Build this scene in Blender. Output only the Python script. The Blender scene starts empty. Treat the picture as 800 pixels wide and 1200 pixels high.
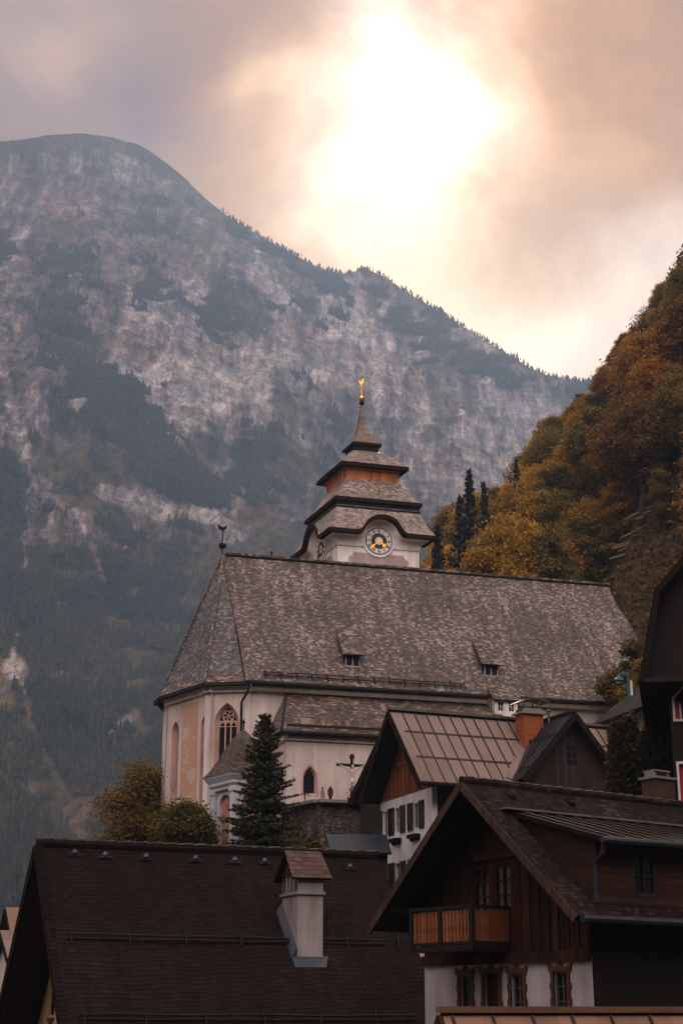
import bpy, bmesh, math, random
import numpy as np
from mathutils import Vector, Matrix
from mathutils.geometry import tessellate_polygon
random.seed(7); np.random.seed(7)
R = math.radians
scene = bpy.context.scene
COL = scene.collection

# ------------------------------------------------------------------ camera
F, Y0 = 1800.0, 1185.0                      # focal length and eye level, in pixels of the 800x1200 photograph
TH = math.atan((Y0 - 600) / F); CT, ST = math.cos(TH), math.sin(TH)
def ray(px, py):
    xc = (px - 400) / F; yc = (600 - py) / F
    return (xc, CT - yc * ST, ST + yc * CT)
def P(px, py, Y):
    r = ray(px, py); k = Y / r[1]
    return (r[0] * k, Y, r[2] * k)
def proj(p):
    x, y, z = p; d = y * CT + z * ST; u = -y * ST + z * CT
    return (400 + F * x / d, 600 - F * u / d)
cam = bpy.data.cameras.new('camera'); camo = bpy.data.objects.new('camera', cam); COL.objects.link(camo)
cam.sensor_fit = 'VERTICAL'; cam.sensor_height = 36; cam.lens = 36 * F / 1200
cam.clip_start = 0.5; cam.clip_end = 20000
camo.rotation_euler = (R(90) + TH, 0, 0)
scene.camera = camo

# ------------------------------------------------------------------ node helper
class G:
    def __init__(s, nt): s.nt = nt
    def n(s, t, **kw):
        nd = s.nt.nodes.new(t)
        for k, v in kw.items(): setattr(nd, k, v)
        return nd
    def put(s, sock, v):
        if v is None: return
        if isinstance(v, bpy.types.NodeSocket): s.nt.links.new(v, sock)
        elif isinstance(v, (tuple, list)) and len(v) == 3 and sock.type == 'RGBA': sock.default_value = (*v, 1)
        else: sock.default_value = v
    def m(s, op, a, b=None, c=None, clamp=False):
        nd = s.n('ShaderNodeMath', operation=op, use_clamp=clamp)
        s.put(nd.inputs[0], a); s.put(nd.inputs[1], b); s.put(nd.inputs[2], c)
        return nd.outputs[0]
    def v(s, op, a, b=None, out=0):
        nd = s.n('ShaderNodeVectorMath', operation=op)
        s.put(nd.inputs[0], a)
        if op == 'SCALE': s.put(nd.inputs['Scale'], b)
        else: s.put(nd.inputs[1], b)
        return nd.outputs[out]
    def mix(s, f, a, b, blend='MIX'):
        nd = s.n('ShaderNodeMix', data_type='RGBA', blend_type=blend)
        s.put(nd.inputs['Factor'], f); s.put(nd.inputs[6], a); s.put(nd.inputs[7], b)
        return nd.outputs[2]
    def noise(s, vec, scale, detail=4, rough=0.55, dist=0, out=0):
        nd = s.n('ShaderNodeTexNoise'); s.put(nd.inputs['Vector'], vec)
        nd.inputs['Scale'].default_value = scale; nd.inputs['Detail'].default_value = detail
        nd.inputs['Roughness'].default_value = rough; nd.inputs['Distortion'].default_value = dist
        return nd.outputs[out]
    def ramp(s, f, stops):
        nd = s.n('ShaderNodeValToRGB'); e = nd.color_ramp.elements
        while len(e) < len(stops): e.new(0.5)
        for i, (p, c) in enumerate(stops):
            e[i].position = p; e[i].color = (*c, 1) if isinstance(c, (tuple, list)) else (c, c, c, 1)
        s.put(nd.inputs[0], f); return nd.outputs[0]
    def sep(s, v):
        nd = s.n('ShaderNodeSeparateXYZ'); s.put(nd.inputs[0], v); return nd.outputs
    def comb(s, x, y, z=0.0):
        nd = s.n('ShaderNodeCombineXYZ'); s.put(nd.inputs[0], x); s.put(nd.inputs[1], y); s.put(nd.inputs[2], z); return nd.outputs[0]
    def white(s, v):
        nd = s.n('ShaderNodeTexWhiteNoise', noise_dimensions='3D'); s.put(nd.inputs['Vector'], v); return nd.outputs[0]
    def coord(s, which='Object'):
        return s.n('ShaderNodeTexCoord').outputs[which]
    def bump(s, h, strength=0.5, dist=0.02):
        nd = s.n('ShaderNodeBump'); s.put(nd.inputs['Height'], h)
        nd.inputs['Strength'].default_value = strength; nd.inputs['Distance'].default_value = dist
        return nd.outputs[0]
def mat(name):
    m = bpy.data.materials.new(name); m.use_nodes = True
    g = G(m.node_tree); bs = m.node_tree.nodes['Principled BSDF']
    bs.inputs['Specular IOR Level'].default_value = 0.3
    return m, g, bs

def plaster(name, c, stain=0.25, rough=0.9, tint=(0.8, 0.78, 0.75), scale=0.5):
    m, g, bs = mat(name); o = g.coord()
    x, y, z = g.sep(o)
    drip = g.noise(g.comb(g.m('MULTIPLY', x, 2.2), g.m('MULTIPLY', y, 2.2), g.m('MULTIPLY', z, 0.25)), 1.2, 5, 0.6)
    big = g.noise(o, scale, 5, 0.6)
    f = g.m('MULTIPLY', g.m('ADD', drip, big), 0.5)
    col = g.mix(g.ramp(f, [(0.36, 0.0), (0.62, 1.0)]), tuple(a * (1 - stain) * t for a, t in zip(c, tint)), c)
    fine = g.noise(o, 14, 4, 0.6)
    col = g.mix(g.m('MULTIPLY', g.m('SUBTRACT', fine, 0.5), 0.5, clamp=True), col, tuple(a * 0.6 for a in c))
    g.put(bs.inputs['Base Color'], col); bs.inputs['Roughness'].default_value = rough
    g.put(bs.inputs['Normal'], g.bump(g.m('ADD', fine, g.m('MULTIPLY', big, 1.5)), 0.35, 0.03))
    return m

def shingles(name, w, h, cols, rough=0.75, bump=0.6, bigc=None, spread=1.0, spec=0.3, streak=0.35, lich=None, fine=0.4, wob=0.35):
    m, g, bs = mat(name)
    uv = g.coord('UV'); u, v, _ = g.sep(uv)
    vv = g.m('ADD', g.m('DIVIDE', v, h), g.m('MULTIPLY', g.m('SUBTRACT', g.noise(uv, 0.9, 2), 0.5), wob))
    row = g.m('FLOOR', vv)
    off = g.m('MULTIPLY', g.white(g.comb(row, 3.3, 1.7)), 1.0)
    uu = g.m('ADD', g.m('DIVIDE', u, w), off)
    colx = g.m('FLOOR', uu)
    rnd = g.white(g.comb(colx, row, 0.5))
    rnd2 = g.white(g.comb(colx, row, 9.5))
    fv = g.m('FRACT', vv); fu = g.m('FRACT', uu)
    big = g.noise(uv, 0.22, 5, 0.62)
    st = g.noise(g.comb(g.m('MULTIPLY', u, 1.6), g.m('MULTIPLY', v, 0.12)), 1.0, 4, 0.6)
    f = g.m('ADD', g.m('MULTIPLY', g.m('SUBTRACT', rnd, 0.5), spread),
            g.m('ADD', g.m('MULTIPLY', g.m('SUBTRACT', big, 0.5), 1.0), g.m('MULTIPLY', g.m('SUBTRACT', st, 0.5), streak * 2)))
    f = g.m('ADD', f, g.m('MULTIPLY', g.m('SUBTRACT', g.noise(g.comb(g.m('MULTIPLY', u, 0.42), v), 6.5, 4, 0.7), 0.5), fine * 1.25))
    f = g.m('ADD', f, 0.5, clamp=True)
    n = len(cols)
    col = g.ramp(f, [(i / (n - 1), c) for i, c in enumerate(cols)])
    if lich:
        lf = g.ramp(g.noise(uv, 1.7, 6, 0.7), [(0.56, 0.0), (0.68, 1.0)])
        col = g.mix(g.m('MULTIPLY', lf, 0.7), col, lich)
    gap = g.m('MULTIPLY', g.m('ADD', 0.45, g.m('MULTIPLY', g.m('GREATER_THAN', fu, 0.06), 0.55)), g.ramp(fv, [(0.72, 1.0), (0.93, 0.2)]))
    col = g.mix(gap, tuple(c * 0.35 for c in cols[0]), col)
    g.put(bs.inputs['Base Color'], col)
    bs.inputs['Specular IOR Level'].default_value = spec
    g.put(bs.inputs['Roughness'], g.m('ADD', rough - 0.15, g.m('MULTIPLY', rnd2, 0.3)))
    hgt = g.m('ADD', g.m('MULTIPLY', g.m('SUBTRACT', 1.0, fv), 1.0), g.m('ADD', g.m('MULTIPLY', rnd2, 0.7), g.m('MULTIPLY', gap, 0.4)))
    hgt = g.m('ADD', hgt, g.m('MULTIPLY', g.noise(uv, 9, 3), 0.5))
    g.put(bs.inputs['Normal'], g.bump(hgt, bump, 0.04))
    return m

def planks(name, cols, w=0.16, rough=0.8, horizontal=False, bump=0.5):
    m, g, bs = mat(name)
    uv = g.coord('UV'); u, v, _ = g.sep(uv)
    if horizontal: u, v = v, u
    uu = g.m('DIVIDE', u, w); pl = g.m('FLOOR', uu); fu = g.m('FRACT', uu)
    rnd = g.white(g.comb(pl, 1.5, 4.2))
    grain = g.noise(g.comb(g.m('MULTIPLY', u, 22.0), g.m('MULTIPLY', v, 0.8), g.m('MULTIPLY', pl, 3.1)), 1.0, 5, 0.65)
    wea = g.noise(g.comb(u, g.m('MULTIPLY', v, 0.6), 2.0), 0.9, 4, 0.6)
    f = g.m('ADD', g.m('MULTIPLY', rnd, 0.45), g.m('ADD', g.m('MULTIPLY', grain, 0.5), g.m('MULTIPLY', g.m('SUBTRACT', wea, 0.5), 0.9)), clamp=True)
    n = len(cols); col = g.ramp(f, [(0.15 + 0.7 * i / (n - 1), c) for i, c in enumerate(cols)])
    gap = g.m('GREATER_THAN', fu, 0.09)
    col = g.mix(gap, tuple(c * 0.25 for c in cols[0]), col)
    g.put(bs.inputs['Base Color'], col); bs.inputs['Roughness'].default_value = rough
    g.put(bs.inputs['Normal'], g.bump(g.m('ADD', gap, g.m('MULTIPLY', grain, 0.4)), bump, 0.02))
    return m

def simple(name, c, rough=0.6, metal=0.0, var=0.3, scale=3.0, spec=0.3, bumpd=0.0):
    m, g, bs = mat(name); o = g.coord()
    nz = g.noise(o, scale, 5, 0.6)
    col = g.mix(g.ramp(nz, [(0.3, 0.0), (0.7, 1.0)]), tuple(a * (1 - var) for a in c), tuple(min(1, a * (1 + var * 0.6)) for a in c))
    g.put(bs.inputs['Base Color'], col); bs.inputs['Roughness'].default_value = rough
    bs.inputs['Metallic'].default_value = metal; bs.inputs['Specular IOR Level'].default_value = spec
    if bumpd: g.put(bs.inputs['Normal'], g.bump(g.noise(o, scale * 4, 5, 0.6), 0.6, bumpd))
    return m

def metal_sheet(name, c, rough=0.45, metal=0.4, streak=0.5):
    m, g, bs = mat(name); uv = g.coord('UV'); u, v, _ = g.sep(uv)
    pan = g.white(g.comb(g.m('FLOOR', g.m('DIVIDE', u, 0.6)), g.m('FLOOR', g.m('DIVIDE', v, 1.65)), 0.3))
    st = g.noise(g.comb(g.m('MULTIPLY', u, 3.0), g.m('MULTIPLY', v, 0.5)), 1.0, 5, 0.6)
    bl = g.noise(uv, 0.8, 4, 0.6)
    f = g.m('ADD', g.m('MULTIPLY', pan, 0.35), g.m('ADD', g.m('MULTIPLY', st, streak), g.m('MULTIPLY', bl, 0.4)), clamp=True)
    col = g.ramp(f, [(0.25, tuple(a * 0.62 for a in c)), (0.6, c), (0.9, tuple(a * 1.25 for a in c))])
    g.put(bs.inputs['Base Color'], col); bs.inputs['Metallic'].default_value = metal
    g.put(bs.inputs['Roughness'], g.m('ADD', rough - 0.1, g.m('MULTIPLY', st, 0.25)))
    g.put(bs.inputs['Normal'], g.bump(g.m('ADD', bl, st), 0.25, 0.03))
    return m

def stone(name, c1, c2, scale=1.6):
    m, g, bs = mat(name); o = g.coord()
    vo = g.n('ShaderNodeTexVoronoi', feature='F1'); g.put(vo.inputs['Vector'], g.v('MULTIPLY', o, (1, 1, 1.6))); vo.inputs['Scale'].default_value = scale
    vd = g.n('ShaderNodeTexVoronoi', feature='DISTANCE_TO_EDGE'); g.put(vd.inputs['Vector'], g.v('MULTIPLY', o, (1, 1, 1.6))); vd.inputs['Scale'].default_value = scale
    nz = g.noise(o, 3, 6, 0.65); big = g.noise(o, 0.6, 4, 0.6)
    cell = g.sep(vo.outputs['Color'])[0]
    f = g.m('ADD', g.m('MULTIPLY', cell, 0.5), g.m('ADD', g.m('MULTIPLY', nz, 0.4), g.m('MULTIPLY', g.m('SUBTRACT', big, 0.4), 1.2)), clamp=True)
    col = g.mix(f, c1, c2)
    mort = g.ramp(vd.outputs['Distance'], [(0.0, 0.0), (0.09, 1.0)])
    col = g.mix(mort, tuple(a * 0.5 for a in c1), col)
    g.put(bs.inputs['Base Color'], col); bs.inputs['Roughness'].default_value = 0.95
    g.put(bs.inputs['Normal'], g.bump(g.m('ADD', mort, g.m('MULTIPLY', nz, 0.8)), 0.8, 0.08))
    return m

def bricks(name, c):
    m, g, bs = mat(name); uv = g.coord('UV')
    b = g.n('ShaderNodeTexBrick'); g.put(b.inputs['Vector'], uv)
    b.inputs['Scale'].default_value = 1; b.inputs['Brick Width'].default_value = 0.24; b.inputs['Row Height'].default_value = 0.08
    b.inputs['Mortar Size'].default_value = 0.008
    b.inputs['Color1'].default_value = (*c, 1); b.inputs['Color2'].default_value = (*[a * 0.7 for a in c], 1)
    b.inputs['Mortar'].default_value = (*[a * 0.5 + 0.06 for a in c], 1)
    col = g.mix(g.m('MULTIPLY', g.noise(uv, 2.2, 4), 0.6), b.outputs[0], tuple(a * 0.35 for a in c))
    g.put(bs.inputs['Base Color'], col); bs.inputs['Roughness'].default_value = 0.9
    g.put(bs.inputs['Normal'], g.bump(b.outputs[1], -0.5, 0.01))
    return m

def leaves(name, c1, c2, c3, trans=0.45):
    m, g, bs = mat(name)
    geo = g.n('ShaderNodeNewGeometry'); oi = g.n('ShaderNodeObjectInfo')
    f = g.m('ADD', g.m('MULTIPLY', geo.outputs['Random Per Island'], 0.55),
            g.m('ADD', g.m('MULTIPLY', g.noise(g.coord(), 0.45, 3), 0.55), g.m('MULTIPLY', g.m('SUBTRACT', oi.outputs['Random'], 0.5), 0.7)), clamp=True)
    col = g.ramp(f, [(0.1, c1), (0.5, c2), (0.92, c3)])
    g.put(bs.inputs['Base Color'], col); bs.inputs['Roughness'].default_value = 0.6
    tr = g.n('ShaderNodeBsdfTranslucent'); g.put(tr.inputs['Color'], col)
    mx = g.n('ShaderNodeMixShader'); mx.inputs[0].default_value = trans
    g.nt.links.new(bs.outputs[0], mx.inputs[1]); g.nt.links.new(tr.outputs[0], mx.inputs[2])
    g.nt.links.new(mx.outputs[0], g.nt.nodes['Material Output'].inputs['Surface'])
    return m

def glass(name, c=(0.012, 0.013, 0.016)):
    m, g, bs = mat(name); uv = g.coord()
    col = g.mix(g.noise(uv, 0.7, 3), tuple(a * 0.5 for a in c), tuple(a * 1.6 for a in c))
    g.put(bs.inputs['Base Color'], col); bs.inputs['Roughness'].default_value = 0.15; bs.inputs['Specular IOR Level'].default_value = 0.5
    g.put(bs.inputs['Normal'], g.bump(g.noise(uv, 2.0, 3), 0.15, 0.02))
    return m

def fresco(name, cols, scale=0.9):
    m, g, bs = mat(name); uv = g.coord('UV')
    nz = g.noise(uv, scale, 6, 0.62, 1.2); nb = g.noise(uv, scale * 3.3, 5, 0.6, 0.5)
    f = g.m('ADD', g.m('MULTIPLY', nz, 0.8), g.m('MULTIPLY', nb, 0.35))
    n = len(cols); col = g.ramp(f, [(0.34 + 0.42 * i / (n - 1), c) for i, c in enumerate(cols)])
    g.put(bs.inputs['Base Color'], col); bs.inputs['Roughness'].default_value = 0.9
    return m

M = dict(
    white=plaster('white_plaster', (0.74, 0.70, 0.68), 0.3),
    church=plaster('church_plaster', (0.66, 0.58, 0.545), 0.3, tint=(0.9, 0.88, 0.86)),
    chapel=plaster('chapel_plaster', (0.60, 0.53, 0.49), 0.3, tint=(0.9, 0.88, 0.86)),
    cream=plaster('cream_plaster', (0.55, 0.40, 0.22), 0.3),
    grey=plaster('grey_plaster', (0.34, 0.30, 0.30), 0.3),
    pink=plaster('pink_stone', (0.60, 0.40, 0.35), 0.35),
    tpanel=plaster('tower_panel', (0.42, 0.35, 0.32), 0.2),
    tower=plaster('tower_plaster', (0.82, 0.78, 0.76), 0.2),
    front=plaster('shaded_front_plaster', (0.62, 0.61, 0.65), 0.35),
    whitegable=plaster('house_plaster', (0.76, 0.76, 0.79), 0.25),
    nave=shingles('weathered_shingle', 0.19, 0.11, [(0.048, 0.036, 0.030), (0.082, 0.063, 0.054), (0.12, 0.094, 0.082), (0.33, 0.27, 0.24)], 0.65, 0.9, spread=0.8, fine=1.35, streak=0.5),
    apse=shingles('slate_shingle', 0.24, 0.17, [(0.028, 0.027, 0.030), (0.05, 0.046, 0.047), (0.075, 0.067, 0.066), (0.17, 0.15, 0.145)], 0.6, 0.8, spread=1.0, spec=0.5),
    chapelroof=shingles('chapel_shingle', 0.26, 0.16, [(0.04, 0.028, 0.024), (0.075, 0.055, 0.046), (0.115, 0.085, 0.07), (0.30, 0.235, 0.195)], 0.6, 0.8, spread=0.95, fine=1.0),
    towerroof=shingles('tower_shingle', 0.2, 0.13, [(0.09, 0.072, 0.06), (0.17, 0.135, 0.112), (0.25, 0.20, 0.17), (0.38, 0.31, 0.265)], 0.5, 0.8, spread=1.0, spec=0.5),
    spire=shingles('spire_copper', 0.5, 0.5, [(0.07, 0.045, 0.03), (0.12, 0.075, 0.05), (0.17, 0.11, 0.075)], 0.5, 0.3, spec=0.5),
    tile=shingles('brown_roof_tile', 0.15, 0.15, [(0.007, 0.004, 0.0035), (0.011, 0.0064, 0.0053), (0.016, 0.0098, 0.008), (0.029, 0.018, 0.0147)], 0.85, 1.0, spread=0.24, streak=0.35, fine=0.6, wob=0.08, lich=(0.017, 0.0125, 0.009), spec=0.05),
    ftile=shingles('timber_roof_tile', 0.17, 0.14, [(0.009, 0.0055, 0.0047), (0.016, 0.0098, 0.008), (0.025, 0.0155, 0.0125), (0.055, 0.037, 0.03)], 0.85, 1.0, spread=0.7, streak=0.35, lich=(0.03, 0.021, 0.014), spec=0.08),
    shrine=shingles('shrine_shingle', 0.2, 0.16, [(0.03, 0.02, 0.015), (0.055, 0.04, 0.03), (0.10, 0.07, 0.055)], 0.7, 0.8),
    copper=metal_sheet('brown_sheet_metal', (0.185, 0.135, 0.112), 0.55, 0.1),
    copperlit=metal_sheet('copper_sheet_metal', (0.22, 0.125, 0.08), 0.45, 0.3),
    greymetal=metal_sheet('grey_sheet_metal', (0.11, 0.10, 0.10), 0.45, 0.4),
    bluemetal=metal_sheet('blue_sheet_metal', (0.035, 0.042, 0.055), 0.4, 0.4),
    seam=simple('dark_seam', (0.03, 0.024, 0.022), 0.5, 0.3),
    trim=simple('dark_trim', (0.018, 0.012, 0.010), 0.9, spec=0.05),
    gutter=simple('gutter_metal', (0.024, 0.020, 0.018), 0.7, 0.0, spec=0.1),
    zinc=simple('zinc', (0.05, 0.062, 0.075), 0.4, 0.5),
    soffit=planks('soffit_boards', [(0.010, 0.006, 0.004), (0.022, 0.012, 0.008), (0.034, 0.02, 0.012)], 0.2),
    orangewood=planks('orange_boards', [(0.07, 0.02, 0.008), (0.22, 0.07, 0.02), (0.36, 0.13, 0.04)], 0.2),
    band=planks('cedar_band', [(0.22, 0.07, 0.025), (0.42, 0.15, 0.055), (0.55, 0.22, 0.09)], 0.22),
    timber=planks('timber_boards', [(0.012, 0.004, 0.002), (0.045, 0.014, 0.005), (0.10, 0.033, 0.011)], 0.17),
    balcony=planks('balcony_boards', [(0.16, 0.052, 0.018), (0.28, 0.10, 0.035), (0.40, 0.16, 0.06)], 0.14),
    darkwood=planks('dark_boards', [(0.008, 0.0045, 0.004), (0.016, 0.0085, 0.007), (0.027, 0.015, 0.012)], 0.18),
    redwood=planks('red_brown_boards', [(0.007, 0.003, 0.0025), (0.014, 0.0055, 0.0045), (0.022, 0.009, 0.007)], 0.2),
    outroof=simple('dull_roofing', (0.05, 0.042, 0.038), 1.0, 0, .4, 2.0, 0.0),
    dullmetal=simple('dull_dormer_metal', (0.03, 0.026, 0.025), .9, 0, .4, 1.5, 0.03),
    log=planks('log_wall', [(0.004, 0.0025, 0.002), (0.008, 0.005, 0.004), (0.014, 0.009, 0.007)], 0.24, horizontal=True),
    shutter=simple('shutter_paint', (0.028, 0.022, 0.024), 0.6),
    frame=simple('brown_frame', (0.10, 0.04, 0.018), 0.6),
    black=simple('iron', (0.015, 0.014, 0.014), 0.5, 0.6),
    gold=simple('gilding', (0.85, 0.42, 0.06), 0.3, 0.9, 0.15),
    dial=simple('dial_enamel', (0.62, 0.60, 0.60), 0.5, 0, 0.1),
    dialdark=simple('dial_dark', (0.02, 0.02, 0.03), 0.5),
    brick=bricks('orange_brick', (0.42, 0.10, 0.03)),
    dbrick=bricks('dark_brick', (0.09, 0.04, 0.03)),
    stone=stone('terrace_stone', (0.055, 0.048, 0.045), (0.15, 0.125, 0.115), 3.4),
    cap=simple('concrete', (0.22, 0.20, 0.19), 0.9, 0, 0.3, 3, 0.2, 0.02),
    pane=glass('window_glass'),
    fres=fresco('faded_fresco', [(0.52, 0.43, 0.39), (0.52, 0.36, 0.29), (0.50, 0.27, 0.18), (0.46, 0.30, 0.23), (0.53, 0.42, 0.37), (0.42, 0.37, 0.37)], 0.9),
    fres2=fresco('niche_fresco', [(0.36, 0.14, 0.09), (0.25, 0.10, 0.07), (0.45, 0.22, 0.15), (0.34, 0.26, 0.24)], 1.3),
    paleblue=plaster('shrine_plaster', (0.60, 0.63, 0.70), 0.25),
    red=simple('red_paint', (0.32, 0.03, 0.025), 0.5),
    redglass=simple('red_lantern_glass', (0.16, 0.03, 0.015), 0.3),
    teal=simple('teal_metal', (0.03, 0.12, 0.14), 0.5, 0.3),
    body=simple('painted_wood_figure', (0.5, 0.42, 0.37), 0.7),
    bark=simple('bark', (0.045, 0.032, 0.024), 0.95, 0, 0.5, 2.5, 0.1, 0.05),
    palebark=simple('pale_bark', (0.13, 0.10, 0.075), 0.95, 0, 0.5, 2.5, 0.1, 0.05),
    deadlog=simple('dead_wood', (0.15, 0.11, 0.085), 0.95, 0, 0.5, 2, 0.1, 0.05),
    gold_leaf=leaves('golden_leaves', (0.12, 0.068, 0.008), (0.33, 0.178, 0.016), (0.54, 0.30, 0.027), .5),
    rust_leaf=leaves('rust_leaves', (0.085, 0.044, 0.008), (0.21, 0.10, 0.013), (0.37, 0.175, 0.02)),
    olive_leaf=leaves('olive_leaves', (0.045, 0.036, 0.009), (0.11, 0.08, 0.014), (0.23, 0.15, 0.02)),
    needle=leaves('spruce_needles', (0.013, 0.015, 0.005), (0.026, 0.029, 0.008), (0.060, 0.058, 0.014), 0.15),
    fneedle=leaves('fir_needles', (0.010, 0.013, 0.011), (0.017, 0.021, 0.016), (0.028, 0.032, 0.022), 0.15),
)

# ------------------------------------------------------------------ mesh helper
class MB:
    def __init__(s): s.v = []; s.f = []; s.mi = []
    def add(s, pts, mi=0):
        k = len(s.v); s.v += [tuple(p) for p in pts]; s.f.append(tuple(range(k, k + len(pts)))); s.mi.append(mi)
    def mesh(s, vs, fs, mi=0):
        k = len(s.v); s.v += [tuple(p) for p in vs]
        for f in fs: s.f.append(tuple(i + k for i in f)); s.mi.append(mi)
    def hexa(s, b, t, mi=0):
        n = len(b); fs = [tuple(range(n - 1, -1, -1)), tuple(range(n, 2 * n))]
        for i in range(n): j = (i + 1) % n; fs.append((i, j, n + j, n + i))
        s.mesh(list(b) + list(t), fs, mi)
    def box(s, x0, y0, z0, x1, y1, z1, mi=0):
        x0, x1 = min(x0, x1), max(x0, x1); y0, y1 = min(y0, y1), max(y0, y1); z0, z1 = min(z0, z1), max(z0, z1)
        b = [(x0, y0), (x1, y0), (x1, y1), (x0, y1)]
        s.hexa([(x, y, z0) for x, y in b], [(x, y, z1) for x, y in b], mi)
    def slab(s, pts, th=0.12, vertical=True):
        # pts of the upper face; top 0, sides 1, underside 2
        P_ = [Vector(p) for p in pts]
        n = (P_[1] - P_[0]).cross(P_[2] - P_[0])
        if n.length < 1e-9: n = (P_[2] - P_[1]).cross(P_[3] - P_[1])
        if n.z < 0: P_.reverse(); n = -n
        n.normalize()
        lo = [p - n * th for p in P_]
        s.add(P_, 0); s.add(lo[::-1], 2)
        for i in range(len(P_)):
            j = (i + 1) % len(P_); s.add([P_[i], lo[i], lo[j], P_[j]], 1)
    def bar(s, a, b, w, h=None, mi=0, up=(0, 0, 1)):
        a, b = Vector(a), Vector(b); d = (b - a).normalized(); u = Vector(up)
        if abs(d.dot(u)) > 0.98: u = Vector((1, 0, 0))
        x = d.cross(u).normalized(); z = x.cross(d); h = h or w
        c = [(-w / 2, -h / 2), (w / 2, -h / 2), (w / 2, h / 2), (-w / 2, h / 2)]
        s.hexa([a + x * p + z * q for p, q in c], [b + x * p + z * q for p, q in c], mi)
    def tube(s, pts, rad, seg=8, mi=0, cap=True):
        pts = [Vector(p) for p in pts]; rs = rad if isinstance(rad, (list, tuple)) else [rad] * len(pts)
        k = len(s.v); px = None
        for i, p in enumerate(pts):
            d = (pts[min(i + 1, len(pts) - 1)] - pts[max(i - 1, 0)]).normalized()
            if px is None:
                px = d.cross(Vector((0, 0, 1)) if abs(d.z) < 0.95 else Vector((1, 0, 0))).normalized()
            px = (px - d * px.dot(d)).normalized(); py = d.cross(px)
            for j in range(seg):
                a = 2 * math.pi * j / seg; s.v.append(tuple(p + (px * math.cos(a) + py * math.sin(a)) * rs[i]))
        for i in range(len(pts) - 1):
            for j in range(seg):
                j2 = (j + 1) % seg
                s.f.append((k + i * seg + j, k + i * seg + j2, k + (i + 1) * seg + j2, k + (i + 1) * seg + j)); s.mi.append(mi)
        if cap:
            s.f.append(tuple(k + j for j in range(seg))[::-1]); s.mi.append(mi)
            q = k + (len(pts) - 1) * seg; s.f.append(tuple(q + j for j in range(seg))); s.mi.append(mi)
    def lathe(s, prof, seg=16, o=(0, 0, 0), mi=0):
        k = len(s.v); n = len(prof)
        for r, z in prof:
            for j in range(seg):
                a = 2 * math.pi * j / seg; s.v.append((o[0] + r * math.cos(a), o[1] + r * math.sin(a), o[2] + z))
        for i in range(n - 1):
            for j in range(seg):
                j2 = (j + 1) % seg
                s.f.append((k + i * seg + j, k + i * seg + j2, k + (i + 1) * seg + j2, k + (i + 1) * seg + j)); s.mi.append(mi)
        s.f.append(tuple(k + j for j in range(seg))[::-1]); s.mi.append(mi)
        q = k + (n - 1) * seg; s.f.append(tuple(q + j for j in range(seg))); s.mi.append(mi)
    def sqlathe(s, prof, cx, cy, mi=0, skew=0.0, sub=1):
        # square-plan loft; prof rows (half width, z)
        k = len(s.v); ring = 4 * sub
        for h, z in prof:
            for c0, c1 in (((-1, -1), (1, -1)), ((1, -1), (1, 1)), ((1, 1), (-1, 1)), ((-1, 1), (-1, -1))):
                for q in range(sub):
                    t = q / sub; x = (c0[0] + (c1[0] - c0[0]) * t) * h; y = (c0[1] + (c1[1] - c0[1]) * t) * h
                    s.v.append((cx + x + skew * y, cy + y, z))
        for i in range(len(prof) - 1):
            for j in range(ring):
                j2 = (j + 1) % ring
                s.f.append((k + i * ring + j, k + i * ring + j2, k + (i + 1) * ring + j2, k + (i + 1) * ring + j)); s.mi.append(mi)
        s.f.append(tuple(k + j for j in range(ring))[::-1]); s.mi.append(mi)
        q = k + (len(prof) - 1) * ring; s.f.append(tuple(q + j for j in range(ring))); s.mi.append(mi)
    def build(s, name, mats, parent=None, smooth=False, zoff=True, label=None):
        me = bpy.data.meshes.new(name); me.from_pydata(s.v, [], s.f)
        mats = mats if isinstance(mats, (list, tuple)) else [mats]
        for m in mats: me.materials.append(m)
        me.polygons.foreach_set('material_index', [min(i, len(mats) - 1) for i in s.mi])
        if smooth: me.polygons.foreach_set('use_smooth', [True] * len(s.f))
        uv = me.uv_layers.new(name='UVMap').data
        for p in me.polygons:
            n = p.normal
            t = Vector((0, 0, 1)).cross(n)
            if t.length < 0.05: t = Vector((1, 0, 0))
            t.normalize(); b = n.cross(t)
            if b.z < 0: b = -b
            for li in p.loop_indices:
                co = me.vertices[me.loops[li].vertex_index].co
                uv[li].uv = (co.dot(t), co.dot(b))
        me.update()
        o = bpy.data.objects.new(name, me); COL.objects.link(o)
        if parent is not None:
            o.parent = parent
            if parent.type == 'EMPTY' and zoff: o.location.z = -parent.location.z
        if label: o['label'] = label
        return o
def tag(o, label=None, cat=None, group=None, kind=None):
    if label: o['label'] = label
    if cat: o['category'] = cat
    if group: o['group'] = group
    if kind: o['kind'] = kind
    return o
def thing(name, label, cat, x, y, z, deg=0, group=None):
    e = bpy.data.objects.new(name, None); COL.objects.link(e); e.empty_display_size = 0.5
    e.location = (x, y, z); e.rotation_euler = (0, 0, R(deg))
    return tag(e, label, cat, group)
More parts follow.
